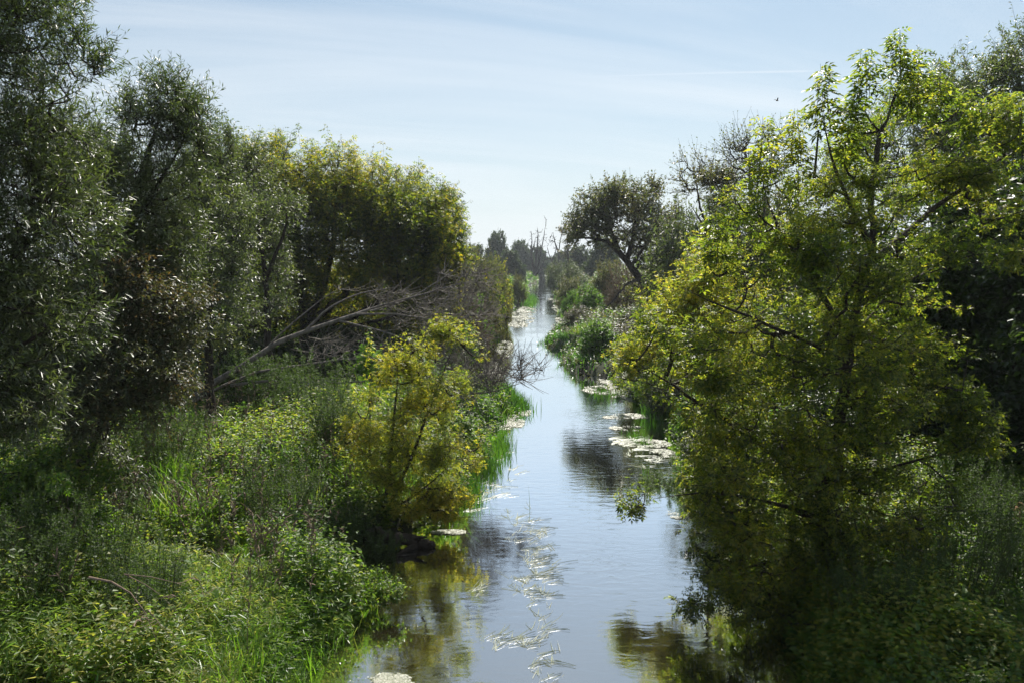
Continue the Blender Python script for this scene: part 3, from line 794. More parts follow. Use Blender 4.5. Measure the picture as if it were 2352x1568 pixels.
# ================================================================== FALLEN TREE
def fallen():
    r = np.random.default_rng(91)
    lp = [([(440, 915, 24), (480, 885, 24.2), (560, 838, 24.5), (640, 785, 25), (720, 755, 25.3), (800, 728, 25.6), (880, 700, 26), (960, 680, 26.3), (1040, 655, 26.6), (1110, 640, 27)], .16, .02),
          ([(440, 925, 23.8), (520, 880, 23.8), (600, 850, 24), (700, 838, 24), (780, 825, 24), (850, 822, 24)], .09, .035),
          ([(530, 885, 23.8), (560, 880, 23.8), (620, 872, 23.8), (700, 880, 23.6), (800, 878, 23.5), (880, 870, 23.5), (960, 900, 23.3)], .08, .02),
          ([(545, 888, 23.9), (560, 850, 24.2), (562, 835, 24.4)], .08, .07),
          ([(700, 762, 25.2), (760, 700, 25.5), (840, 668, 26), (900, 665, 26), (960, 640, 26)], .07, .012),
          ([(600, 812, 24.8), (650, 760, 25), (760, 670, 26), (820, 650, 26)], .05, .012),
          ([(820, 722, 25.6), (900, 720, 25.5), (1000, 735, 25), (1080, 760, 24.8)], .06, .012),
          ([(850, 715, 25.6), (940, 690, 26.4), (1060, 610, 27), (1120, 570, 27.5)], .05, .01),
          ([(780, 738, 25.5), (880, 760, 25), (980, 800, 24.5), (1080, 850, 24), (1130, 860, 23.8)], .06, .012),
          ([(850, 825, 24), (960, 850, 23.5), (1050, 900, 23), (1120, 905, 23), (1190, 880, 23), (1250, 865, 23)], .07, .01),
          ([(1060, 890, 23), (1110, 850, 23.3), (1130, 830, 23.5)], .035, .008),
          ([(950, 850, 23.5), (1020, 905, 22.8), (1080, 915, 22.5), (1160, 940, 22.3)], .05, .01)]
    limbs = [([at(p[0], p[1], p[2] * .86) for p in P], a, b) for P, a, b in lp]
    limbs = [(P, a * .55, b * .5) for P, a, b in limbs]
    base = limbs[0][0][0].copy()
    root = thing("fallen_tree", (base[0], base[1], G(base[0], base[1])), "bare grey fallen tree lying across the bank, its twiggy top reaching over the river", "tree")
    wood, tw = Bag(), Bag()
    pts, _ = blob([(1060, 660, 22.88, 90, 45, 1.2, 156), (1030, 740, 21.76, 110, 50, 1.3, 120), (1060, 830, 20.90, 90, 60, 1.3, 156), (1150, 865, 20.12, 85, 38, 1.0, 102), (880, 690, 22.36, 130, 40, 1, 66),
                   (700, 800, 21.50, 130, 35, .8, 42), (1050, 900, 19.78, 60, 25, 1, 36), (920, 790, 21.50, 120, 50, 1.2, 66), (1215, 850, 19.95, 35, 30, .6, 30)], r)
    gz = np.maximum(ground(pts[:, 0], pts[:, 1]), 0)
    pts = pts[pts[:, 2] > gz + .1]
    ch = grow(limbs[:1], np.zeros((0, 3)) if False else pts[:1], r, wood, rmin=.004)
    wood = Bag()
    tmp = Bag()
    ch = grow(limbs, pts, r, tmp, rmin=.006, up=.1, wob=.1, rk=.36)
    # sub twigs
    O = ch[:, 2:].reshape(-1, 3)
    d = nrm(ch[:, -1:] - ch[:, 2:3]).repeat(3, 1).reshape(-1, 3)
    d = d + r.normal(0, .45, d.shape) + np.array([.35, 0, .15])
    t = np.linspace(0, 1, 4)[None, :, None]
    ln = r.uniform(.25, .75, (len(O), 1))
    P = O[:, None] + (nrm(d) * ln)[:, None] * t + np.array([0, 0, .12]) * ln[:, None] * t * t
    tubes(tmp, P, np.broadcast_to(np.array([.007, .006, .005, .0035]), (len(P), 4)), 3)
    # trunk and limbs by themselves
    for k, (Pp, a, b) in enumerate(limbs[:4]):
        pass
    tmp.build("branches", BARKL, root, True)
    tr = Bag()
    r2 = np.random.default_rng(5)
    for Pp, a, b in (limbs[0],):
        P_ = np.array(Pp)
        s_ = np.concatenate([[0], np.cumsum(np.linalg.norm(np.diff(P_, axis=0), axis=1))])
        tt = np.linspace(0, s_[-1] * .6, 40)
        Q = np.stack([np.interp(tt, s_, P_[:, i]) for i in range(3)], 1)
        tubes(tr, Q[None], (np.interp(tt, s_, np.linspace(a, b, len(s_))) * 1.12 * (1 + r2.normal(0, .03, 40)))[None], 12)
    tr.build("trunk", BARKL, root, True)
fallen()

# stump wrapped in a creeper
def stump():
    r = np.random.default_rng(95)
    c = at(520, 800, 24.5)
    g = G(c[0], c[1])
    root = thing("creeper_stump", (c[0], c[1], g), "broken stump wrapped in a pale creeper beside the fallen tree", "stump")
    wood, lf = Bag(), Bag()
    P = [np.array([c[0], c[1], g]), c, at(525, 765, 24.5), at(545, 765, 24.4)]
    pts, _ = blob([(515, 775, 24.5, 28, 24, .3, 90), (545, 800, 24.4, 14, 40, .2, 50), (495, 810, 24.4, 12, 30, .2, 30)], r)
    ch = grow([(P, .14, .05)], pts, r, wood, rmin=.005)
    leafy(ch, r, lf, None, per=3, L0=.22, J=8, kind='oval', size=.06, droop=.4, upb=-.2)
    wood.build("stem", BARK, root, True)
    lf.build("creeper", VINE, root)
stump()
def log(name, label, pts, r0, r1, m, cat, sides=12):
    P = np.array(pts, float)
    s_ = np.concatenate([[0], np.cumsum(np.linalg.norm(np.diff(P, axis=0), axis=1))])
    tt = np.linspace(0, s_[-1], 30)
    Q = np.stack([np.interp(tt, s_, P[:, i]) for i in range(3)], 1)
    r = np.random.default_rng(int(r0 * 1000))
    Q[1:-1] += r.normal(0, r0 * .12, (28, 3))
    R_ = np.linspace(r0, r1, 30) * (1 + r.normal(0, .08, 30))
    R_[0] *= .5
    R_[-1] *= .3
    b = Bag()
    tubes(b, Q[None], R_[None], sides)
    # broken side stubs
    for k in (8, 15, 22):
        d = nrm(r.normal(0, 1, 3) + np.array([0, -.3, .5]))
        t = np.linspace(0, 1, 4)[:, None]
        tubes(b, (Q[k] + d * r0 * 3.2 * t)[None], (np.array([.4, .32, .22, .08]) * r0)[None], 6)
    root = thing(name, Q[0], label, cat)
    b.build("bole", m, root, True)
log("fallen_log", "dark rotting log half in the water at the foot of the yellow sapling", [gp(830, 1225, .30), gp(880, 1232, .2), gp(940, 1240, .12), gp(1000, 1252, .03)], .16, .07, BARK, "log")
log("fallen_log", "bare dark trunk leaning down behind the base of the fallen grey tree", [at(425, 805, 25.5), at(470, 830, 25.3), at(520, 862, 25), at(560, 880, 24.8)], .10, .08, BARK, "log")
log("broken_stump", "small orange-brown broken stump among the sunlit nettles", [at(2335, 1195, 11), at(2338, 1170, 11), at(2345, 1155, 11)], .05, .035, bark_mat("fresh_wood", (.2, .1, .05), (.4, .25, .15)), "stump")

# dead branch
def dead_branch():
    r = np.random.default_rng(97)
    Y = 9.3
    lp = [([(205, 1325, 9.6), (290, 1318, 9.5), (320, 1345, 9.4), (340, 1400, 9.3), (365, 1450, 9.2), (375, 1530, 9.1)], .022, .005),
          ([(285, 1318, 9.5), (350, 1312, 9.5), (420, 1330, 9.4), (470, 1365, 9.3), (520, 1390, 9.2)], .012, .003),
          ([(290, 1320, 9.5), (370, 1345, 9.4), (410, 1400, 9.3), (440, 1450, 9.2)], .010, .003),
          ([(318, 1345, 9.4), (300, 1400, 9.3), (305, 1470, 9.2)], .008, .003),
          ([(340, 1400, 9.3), (395, 1460, 9.2), (425, 1520, 9.1)], .009, .003)]
    limbs = [([at(p[0], p[1], p[2] * .77) for p in P], a * .6, b * .6) for P, a, b in lp]
    root = thing("dead_branch", limbs[0][0][0], "bare reddish dead branch arching over the feathery dark herbs", "branch")
    w_ = Bag()
    pts, _ = blob([(330, 1410, 7.15, 90, 70, .2, 26), (440, 1360, 7.2, 70, 35, .2, 14)], r)
    grow(limbs, pts, r, w_, rmin=.0028, wob=.1)
    w_.build("twigs", TWIG, root, True)
dead_branch()

# ================================================================== SHRUBS (three built once, then copied)
def shrub_proto(name, label, leafm, barkm, seed, pxlist=None, n_=260, kind='oval', size=.10, per=4, J=8, upb=.3, loc=(0, 0, 0), tw=.006, L0=.35, dens=1.0):
    """a rounded bush about 2 m across and 2 m high, standing on the origin"""
    r = np.random.default_rng(seed)
    root = thing(name, loc, label, "shrub")
    wood, leaf = Bag(), Bag()
    C = [(0, 0, 1.15, .75, .75), (.55, .2, .6, .5, .6), (-.55, -.15, .6, .5, .6), (.1, -.55, .5, .6, .5), (-.1, .4, .9, .6, .7)]
    pts = []
    for (x, y, z, rr, rz) in C:
        k = n_ // 5
        u_ = nrm(r.normal(0, 1, (k, 3))) * r.uniform(0, 1, (k, 1)) ** .4
        pts.append(np.array([x, y, z]) + u_ * [rr, rr, rz])
    pts = np.concatenate(pts)
    pts = pts[pts[:, 2] > .05]
    limbs = [([(0, 0, 0), (.05, .03, .4), (.1, .1, .9)], .05, .02)]
    for k in range(6):
        a = k * 1.05 + r.uniform(-.3, .3)
        limbs.append(([(0, 0, .03), (.2 * math.cos(a), .2 * math.sin(a), .45), (.45 * math.cos(a), .45 * math.sin(a), 1.0)], .03, .012))
    ch = grow(limbs, pts, r, wood, rmin=.005)
    leafy(ch, r, leaf, wood, per=per, L0=L0, J=J, kind=kind, size=size, center=(0, 0, .5), upb=upb, tw=tw, outw=.7)
    off = np.array(loc)
    wood.v = [q + off.astype(np.float32) for q in wood.v]
    leaf.v = [q + off.astype(np.float32) for q in leaf.v]
    wood.build("stems", barkm, root, True)
    leaf.build("foliage", leafm, root)
    return root
PROTO = {}
def place_shrub(kind, px, Y, top, wpx, label, group, rz=None, base=None):
    """put a bush so that it is seen at column px, distance Y, its top at row top and wpx wide"""
    p = at(px, top, Y)
    while -.5 < float(shore(p[0], Y)) < .35 or float(shore(p[0], Y)) < 0:      # keep its foot on dry ground
        p[0] += .1 if p[0] > (xl(Y) + xr(Y)) / 2 else -.1
    g = max(G(p[0], Y), -.05)
    h = max(p[2] - g, .4)
    ww = wpx * Y / FPX
    sc = (ww / 2.2, ww / 2.2, h / 2.0)
    if kind not in PROTO:
        cfg = {'olive': ("willow_bush", OLIVE, BARK, 201, dict(kind='lance', size=.12, J=9)),
               'grey': ("willow_bush", WILLOW_G, BARK, 202, dict(kind='lance', size=.12, J=9)),
               'yellow': ("elder_bush", ELDER_FAR, BARK, 203, dict(kind='oval', size=.10, J=8, upb=.5)),
               'fresh': ("green_bush", FRESH, BARK, 204, dict(kind='oval', size=.10, J=8)),
               'brown': ("brown_bush", BROWN, TWIG, 205, dict(kind='lance', size=.07, J=7, tw=.009, L0=.4)),
               'far': ("distant_tree", FARL, BARK, 206, dict(kind='oval', size=.13, J=9, n_=520, upb=.1, L0=.25)),
               'dark': ("dark_bush", DARKL, BARK, 207, dict(kind='oval', size=.10, J=8)),
               'brownleaf': ("brown_leaved_bush", WILLOW_B, BARK, 208, dict(kind='lance', size=.11, J=8))}[kind]
        o = shrub_proto(cfg[0], label, cfg[1], cfg[2], cfg[3], **cfg[4])
        PROTO[kind] = o
        o.location = (p[0], Y, g); o.scale = sc; o.rotation_euler = (0, 0, rz if rz is not None else (px * .37) % 6.28)
        o["group"] = group
    else:
        o = copy_thing(PROTO[kind], (p[0], Y, g), rz if rz is not None else (px * .37) % 6.28, sc, label, group)
    if kind == 'far':
        o["category"] = "tree"
    return o
GL, GR, GF = "shrubs along the bank of the fallen tree", "shrubs along the bank of the leaning willow", "trees on the far horizon"
SH = [
 # far bank beyond the fallen tree
 ('olive', 1090, 52, 552, 120, "olive-green willow bush directly behind the tip of the fallen tree", GL),
 ('olive', 1140, 60, 575, 90, "rounded olive bush beside the yellow-green one on the far bank", GL),
 ('yellow', 1172, 66, 592, 80, "yellow-green bush beside the far river bend", GL),
 ('yellow', 1150, 55, 620, 90, "yellow bush in front of the far olive bushes", GL),
 ('olive', 1040, 46, 580, 130, "olive bush half hidden behind the big yellowing box elder", GL),
 ('brown', 1110, 40, 650, 120, "brownish twiggy bush behind the fallen tree's top", GL),
 ('brownleaf', 1060, 36, 690, 110, "brown-leaved bush under the fallen tree's raised twigs", GL),
 ('fresh', 1120, 44, 680, 80, "green bush on the bank beyond the fallen tree's twigs", GL),
 ('fresh', 1172, 58, 665, 50, "small fresh green bush close to the far water's edge", GL),
 ('yellow', 1196, 80, 628, 45, "little yellow-green bush near the dead trees", GL),
 ('olive', 1212, 95, 625, 40, "low olive bush at the foot of the many-stemmed dead tree", GL),
 ('fresh', 1085, 34, 750, 90, "bright green bush by the water past the fallen twigs", GL),
 ('olive', 1115, 50, 700, 60, "low olive bush above the pale floating mats", GL),
 ('brownleaf', 1060, 31, 800, 80, "rusty brown bush tangled in the fallen tree's lower twigs", GL),
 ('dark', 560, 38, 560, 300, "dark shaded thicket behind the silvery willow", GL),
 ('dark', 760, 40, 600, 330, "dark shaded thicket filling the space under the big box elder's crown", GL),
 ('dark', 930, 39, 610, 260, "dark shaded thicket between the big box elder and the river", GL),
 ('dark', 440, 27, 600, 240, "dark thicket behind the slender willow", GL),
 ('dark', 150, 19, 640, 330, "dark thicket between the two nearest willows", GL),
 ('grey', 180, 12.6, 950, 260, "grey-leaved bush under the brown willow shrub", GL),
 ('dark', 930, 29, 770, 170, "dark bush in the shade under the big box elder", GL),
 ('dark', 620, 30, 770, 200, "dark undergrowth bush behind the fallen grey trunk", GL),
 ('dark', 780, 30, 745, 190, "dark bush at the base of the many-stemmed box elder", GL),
 ('grey', 430, 23, 790, 120, "grey bush behind the creeper-covered stump", GL),
 # leaning willow's bank
 ('brown', 1440, 64, 590, 110, "brown-grey bare-looking bush under the leaning willow's crown", GR),
 ('olive', 1400, 75, 585, 90, "olive bush behind the brown-grey one near the leaning willow", GR),
 ('fresh', 1350, 62, 655, 80, "yellow-green bush beside the river before the leaning willow", GR),
 ('brownleaf', 1330, 55, 700, 80, "pale brown bush on the bank opposite the floating mats", GR),
 ('olive', 1300, 80, 628, 70, "low olive bush by the small far dead trees", GR),
 ('fresh', 1305, 70, 668, 50, "small light green bush at the narrow far water", GR),
 ('brownleaf', 1500, 47, 700, 150, "brown-leaved bush around the leaning willow's trunk", GR),
 ('grey', 1600, 44, 455, 240, "large grey-green willow bush under the nearly leafless skyline tree", GR),
 ('grey', 1700, 41, 395, 220, "high grey willow bush below the rounded airy tree", GR),
 ('olive', 1790, 38, 370, 220, "olive bush crowded against the tall box elder's crown", GR),
 ('olive', 1545, 60, 480, 110, "round bush peeping out on the skyline beyond the grey willow bush", GR),
 ('brownleaf', 1450, 40, 730, 150, "wide glinting brown bush in front of the leaning willow", GR),
 ('brownleaf', 1585, 36, 640, 130, "brown-leaved bush at the foot of the grey willow bush", GR),
 ('fresh', 1380, 38, 735, 110, "fresh green bush above the reedy point", GR),
 ('olive', 1480, 30, 755, 140, "olive bush between the reedy point and the young box elder", GR),
 ('fresh', 1420, 27, 825, 100, "light green bush on the reedy point", GR),
 ('grey', 1530, 25, 820, 150, "grey-green bush behind the small inlet of pale weed", GR),
 ('fresh', 1480, 21, 895, 110, "low green bush at the inlet of pale weed", GR),
 ('grey', 1560, 18, 940, 130, "grey feathery bush under the young box elder's branches", GR),
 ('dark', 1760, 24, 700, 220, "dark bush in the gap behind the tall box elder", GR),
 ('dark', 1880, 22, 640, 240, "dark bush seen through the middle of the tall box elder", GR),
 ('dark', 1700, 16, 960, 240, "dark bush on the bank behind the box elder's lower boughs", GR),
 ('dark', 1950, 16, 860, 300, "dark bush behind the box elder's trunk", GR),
 # horizon
 ('far', 1143, 210, 526, 62, "round dark blue-green tree highest on the far horizon", GF),
 ('far', 1195, 260, 548, 62, "broad flat-topped dark tree beside the highest far one", GF),
 ('far', 1235, 280, 562, 60, "lower dark tree behind the many-stemmed dead tree", GF),
 ('far', 1170, 170, 570, 70, "dark tree in front of the broad flat-topped far one", GF),
 ('far', 1290, 240, 575, 60, "blue-grey tree beyond the small far dead trees", GF),
 ('far', 1330, 180, 560, 70, "dark tree behind the thin leaning willow twigs", GF),
 ('far', 1385, 150, 540, 90, "dark far tree beneath the leaning willow's crown", GF),
 ('far', 1090, 160, 558, 80, "dim far tree between the big box elder and the horizon trees", GF),
 ('grey', 1275, 130, 598, 60, "soft grey-green bush behind the small far dead trees", GR),
 ('grey', 1315, 110, 600, 70, "grey-green bush rising beside the far thin tree", GR),
 ('far', 1262, 330, 588, 60, "hazy blue tree closing the end of the river", GF),
]
for s in SH:
    place_shrub(*s)

# far thin tree, dead trees
def bare_tree(name, label, stems, Y, seed, spread=.5, n_=40, r0=.2, group=None, leafm=None, blobs=None):
    r = np.random.default_rng(seed)
    f_ = Y / 100
    limbs = [([at(x, y, Y) for (x, y) in P], r0 * k * f_, .03 * f_) for (P, k) in stems]
    base = limbs[0][0][0]
    for q, (P, a, b) in enumerate(limbs):             # every stem that starts at the base is rooted in the ground
        if P[0][2] < base[2] + .05 * Y and np.linalg.norm(P[0] - base) < .06 * Y and (q == 0 or stems[q][0][0][1] > stems[0][0][0][1] - 6):
            P.insert(0, np.array([P[0][0], P[0][1], min(P[0][2], G(P[0][0], P[0][1])) - .1]))
    root = thing(name, (base[0], base[1], G(base[0], base[1])), label, "tree", group)
    w_ = Bag()
    pts, _ = blob(blobs or [(P[-1][0], (P[-1][1] + P[len(P) // 2][1]) / 2, Y, 13, abs(P[-1][1] - P[0][1]) * .45, 1.3 * Y / 100, n_) for (P, k) in stems], r)
    ch = grow(limbs, pts, r, w_, rmin=.02 * f_, up=.9, wob=.05)
    w_.build("trunk", BARK, root, True)
    if leafm:
        lf = Bag()
        leafy(ch, r, lf, None, per=3, L0=1.2, J=6, kind='oval', size=.5)
        lf.build("crown", leafm, root)
GD = "bare dead trees by the far river bend"
bare_tree("dead_tree", "tallest many-stemmed bare dead tree at the far end of the river",
          [([(1226, 640), (1229, 610), (1233, 580), (1236, 540), (1234, 522)], 1), ([(1227, 636), (1239, 600), (1244, 570), (1250, 540), (1251, 525)], .8), ([(1226, 636), (1225, 600), (1221, 575)], .6),
           ([(1228, 638), (1245, 610), (1255, 590)], .6), ([(1229, 632), (1243, 620), (1261, 617)], .4)], 222, 301, n_=34, group=GD)
bare_tree("dead_tree", "forked bare dead tree on the opposite side from the many-stemmed one",
          [([(1282, 632), (1283, 600), (1284, 575), (1287, 550), (1294, 530)], .8), ([(1283, 580), (1275, 560), (1270, 535)], .6), ([(1288, 632), (1285, 600)], .6)], 232, 302, n_=34, group=GD)
bare_tree("dead_tree", "curved bare dead trunk arching away from the river's end",
          [([(1277, 632), (1270, 605), (1261, 585), (1256, 565)], .7), ([(1268, 600), (1276, 580), (1280, 560)], .4)], 230, 303, n_=10, group=GD)
bare_tree("dead_tree", "single upright bare trunk rising left of the many-stemmed one",
          [([(1224, 615), (1220, 585), (1222, 555), (1220, 530)], .7), ([(1221, 580), (1228, 560), (1230, 545)], .4)], 240, 304, n_=12, group=GD)
bare_tree("thin_tree", "thin airy tree with few rusty leaves beside the leaning willow's crown",
          [([(1306, 625), (1305, 590), (1304, 560), (1302, 530), (1302, 515)], .7)], 170, 305, n_=60, leafm=WILLOW_B, blobs=[(1303, 555, 170, 18, 42, 2.4, 60)])

# ================================================================== HERBS
def rect_scatter(r, n_, y0, y1, x0f, x1f, cond):
    """random spots, evenly spread per distance ratio, between two side limits given as functions of y"""
    Y = np.exp(r.uniform(math.log(y0), math.log(y1), n_))
    a, b = x0f(Y), x1f(Y)
    X = a + (b - a) * r.random(n_)
    k = cond(X, Y)
    return X[k], Y[k]
FR = 0.70
def herbs(name, label, side, y0, y1, n_, m, seed, h=(.5, 1.1), leaf=.06, J=12, kind='oval', edge=.6, cond=None, droop=.35, far=True, curve=0.0, lean=.18, wood=None, wmax=None):
    r = np.random.default_rng(seed)
    if side < 0:
        a = lambda Y: np.maximum(-(FR * Y + 2), -(wmax or 1e9))
        b = lambda Y: xl(Y) + .2
    else:
        a = lambda Y: xr(Y) - .2
        b = lambda Y: np.minimum(FR * Y + 2, (wmax or 1e9))
    X, Y = rect_scatter(r, n_, y0, y1, a, b, lambda x, y: (shore(x, y) > .08) & (cond(x, y) if cond is not None else True))
    Z = ground(X, Y)
    k = np.maximum(1, Y / 16) if far else np.ones_like(Y)
    clump = fbm(X * .8 + 3, Y * .55, 4)
    hh = (h[0] + (h[1] - h[0]) * np.clip((clump - .36) * 3.2, 0, 1) ** 1.3) * r.uniform(.7, 1.15, len(X)) * np.clip((.4 if edge > .3 else .22) + shore(X, Y) * edge, .2, 1) 
    dr = np.stack([r.normal(0, lean, len(X)), r.normal(0, lean, len(X)), np.ones(len(X))], 1)
    b_ = Bag()
    O = np.stack([X, Y, Z - .03], 1)
    # size grows with distance so that far herbs stay one to two pixels
    order = np.argsort(Y)
    for part in np.array_split(order, 8):
        if len(part) == 0:
            continue
        kk = float(np.median(k[part]))
        twigs(b_, b_ if wood else None, O[part], dr[part], hh[part] * (1 + .15 * (kk - 1)), J, kind, leaf * kk, r, droop=droop, curve=curve, spread=1.0, nrand=.45, start=.35, tw=.004)
    o = b_.build(name, m)
    return tag(o, label, "undergrowth", kind="stuff")
def inpx(x, y, z, x0, x1, y0, y1):
    """mask of the world spots whose place in the picture lies in a box"""
    dz = z - CAM_Z
    d = y * math.cos(PITCH) - dz * math.sin(PITCH)
    u_ = x / d * FPX + 1176
    v_ = 784 - (y * math.sin(PITCH) + dz * math.cos(PITCH)) / d * FPX
    return (u_ > x0) & (u_ < x1) & (v_ > y0) & (v_ < y1)
meadow = lambda x, y: (y < 10.6) & (x > -5.4)
hollow = lambda x, y: ((x + 5.0) / 1.3) ** 2 + ((y - 11.3) / .5) ** 2 < 1
herbs("nettles", "light green nettles and brambles covering the near bank", -1, 7.5, 30, 30000, NETTLE, 401, (.25, 1.3), .085, 11, cond=lambda x, y: ~(meadow(x, y) & (fbm(x, y, 3) > .35)) & ~hollow(x, y) & ~inpx(x, y, .8, 400, 900, 840, 960))
herbs("nettles", "green undergrowth between the river and the dark wood", 1, 7.5, 30, 20000, NETTLE, 402, (.35, 1.0), .08, 11)
herbs("nettles", "low light green herbs under the fallen tree's limbs", -1, 15, 26, 6000, NETTLE, 407, (.2, .55), .085, 9, cond=lambda x, y: inpx(x, y, .8, 400, 900, 840, 960))
herbs("undergrowth", "mixed green herbs on the far bank beyond the fallen tree", -1, 28, 380, 16000, FRESH, 403, (.5, 1.3), .055, 10, edge=.12, wmax=34)
herbs("undergrowth", "mixed herbs on the far bank by the leaning willow", 1, 28, 380, 16000, OLIVE, 404, (.5, 1.3), .055, 10, edge=.12, wmax=34)
herbs("undergrowth", "olive tall herbs mixed in on the far bank beyond the fallen tree", -1, 22, 300, 8000, OLIVE, 405, (.5, 1.3), .055, 10, edge=.12, wmax=34, kind='lance')
herbs("undergrowth", "bright green tall herbs mixed in on the leaning willow's bank", 1, 20, 300, 10000, FRESH, 406, (.5, 1.3), .055, 10, edge=.12, wmax=34)

def blades(bag, X, Y, Z, H, W_, lean, r, head=None, segs=4, droop=.6):
    n_ = len(X)
    az = r.uniform(0, 2 * math.pi, n_) if head is None else head + r.normal(0, .35, n_)
    d = np.stack([np.cos(az), np.sin(az), np.zeros(n_)], 1)
    side = np.stack([-np.sin(az), np.cos(az), np.zeros(n_)], 1)
    t = np.linspace(0, 1, segs + 1)
    ln = lean * r.uniform(.3, 1.4, n_)
    H = np.asarray(H)
    P = np.empty((n_, segs + 1, 3))
    for i, q in enumerate(t):
        P[:, i] = np.stack([X, Y, Z], 1) + d * (ln * H * q ** 2)[:, None]
        P[:, i, 2] += H * (q - droop * np.clip(ln, 0, 1.2) * q ** 3 * .6)
    wv = (W_ * (1 - t ** 1.5 * .95))[None, :] if np.isscalar(W_) else W_[:, None] * (1 - t ** 1.5 * .95)[None]
    V = np.stack([P - side[:, None] * wv[..., None] / 2, P + side[:, None] * wv[..., None] / 2], 2)
    idx = np.arange(n_ * (segs + 1) * 2).reshape(n_, segs + 1, 2)
    F = np.stack([idx[:, :-1, 0], idx[:, :-1, 1], idx[:, 1:, 1], idx[:, 1:, 0]], -1)
    bag.add(V.reshape(-1, 3), F.reshape(-1, 4))
def grass(name, label, n_, m, seed, y0, y1, cond, H=(.25, .6), W_=.012, side=-1, lean=.7, cat="grass"):
    r = np.random.default_rng(seed)
    a = (lambda Y: -(FR * Y + 1)) if side < 0 else (lambda Y: xr(Y))
    b = (lambda Y: xl(Y) + .3) if side < 0 else (lambda Y: FR * Y + 1)
    X, Y = rect_scatter(r, n_, y0, y1, a, b, lambda x, y: (shore(x, y) > -.12) & cond(x, y))
    Z = ground(X, Y)
    c = fbm(X * 1.1, Y * 1.1, 3)
    hh = (H[0] + (H[1] - H[0]) * c * r.uniform(.6, 1.4, len(X))) * np.maximum(1, Y / 20)
    b_ = Bag()
    blades(b_, X, Y, np.maximum(Z, -.1) - .02, hh, W_ * r.uniform(.6, 1.4, len(X)) * np.maximum(1, Y / 14), lean, r)
    return tag(b_.build(name, m), label, cat, kind="stuff")
brightc = lambda x, y: (x > -4.4) & (y < 12.2) & (shore(x, y) < 2.2 - (y - 9) * .35 + fbm(x * 1.3, y * 1.3) * .8)
dryc = lambda x, y: (x > -5.6) & (x < -1.6) & (y < 10.9) & (fbm(x * .9, y * .9) > .36)
herbs("grass", "bright green leafy grass spilling down to the water's edge", -1, 7.5, 12.4, 22000, GRASS, 501, (.3, .75), .17, 7, kind='narrow', cond=brightc, far=False, droop=.25, lean=.35)
herbs("dry_grass", "straw-yellow tall grass behind the bright bank grass", -1, 7.5, 10.9, 26000, DRYGRASS, 502, (.4, .85), .14, 8, kind='narrow', cond=dryc, far=False, droop=.15, lean=.3)
grass("grass", "single long bent blades among the bright grass", 6000, GRASS, 505, 7.5, 12.4, brightc, (.5, .9), .014)
grass("grass", "long grass on the shaded near bank below the box elder", 16000, GRASS, 503, 7.5, 24, lambda x, y: fbm(x * .8 + 4, y * .8) > .52, (.3, .6), .014, side=1)
grass("grass", "grass tufts scattered through the nettles", 26000, GRASS, 504, 10, 26, lambda x, y: fbm(x * .7 + 14, y * .7 + 3) > .56, (.5, 1.0), .014)

herbs("broad_leaved_docks", "broad-leaved docks and burdocks standing among the nettles", -1, 8.5, 22, 1500, FRESH, 411, (.3, .9), .17, 8, cond=lambda x, y: fbm(x * .6 + 31, y * .6) > .5, lean=.3)
herbs("undergrowth", "shaded mixed herbs under the tall box elder", 1, 7.5, 20, 3500, FRESH, 412, (.3, .8), .13, 8, cond=lambda x, y: fbm(x * .6 + 31, y * .6) > .45, lean=.3)
def dry_stalks():
    r = np.random.default_rng(420)
    X, Y = rect_scatter(r, 700, 8.5, 24, lambda y: -(FR * y), lambda y: xl(y) - .4, lambda x, y: fbm(x * .5 + 7, y * .5) > .48)
    n_ = len(X)
    O = np.stack([X, Y, ground(X, Y)], 1)
    d = nrm(np.stack([r.normal(0, .22, n_), r.normal(0, .22, n_), np.ones(n_)], 1))
    h = r.uniform(.7, 1.5, (n_, 1))
    t = np.linspace(0, 1, 4)[None, :, None]
    b = Bag()
    tubes(b, O[:, None] + (d * h)[:, None] * t + r.normal(0, .02, (n_, 4, 3)), np.broadcast_to(np.array([.006, .005, .004, .002]), (n_, 4)), 3)
    k = 9                                             # short seed-bearing side stalks
    tt = r.uniform(.6, 1, (n_, k, 1))
    Q = (O[:, None] + (d * h)[:, None] * tt).reshape(-1, 3)
    e = nrm(d[:, None] + r.normal(0, .6, (n_, k, 3))).reshape(-1, 3) * r.uniform(.05, .14, (n_ * k, 1))
    tubes(b, Q[:, None] + e[:, None] * t, np.broadcast_to(np.array([.004, .008, .008, .002]), (n_ * k, 4)), 3)
    tag(b.build("dry_stalks", TWIG), "thin brown dried stalks with seed heads among the green herbs", "undergrowth", kind="stuff")
dry_stalks()

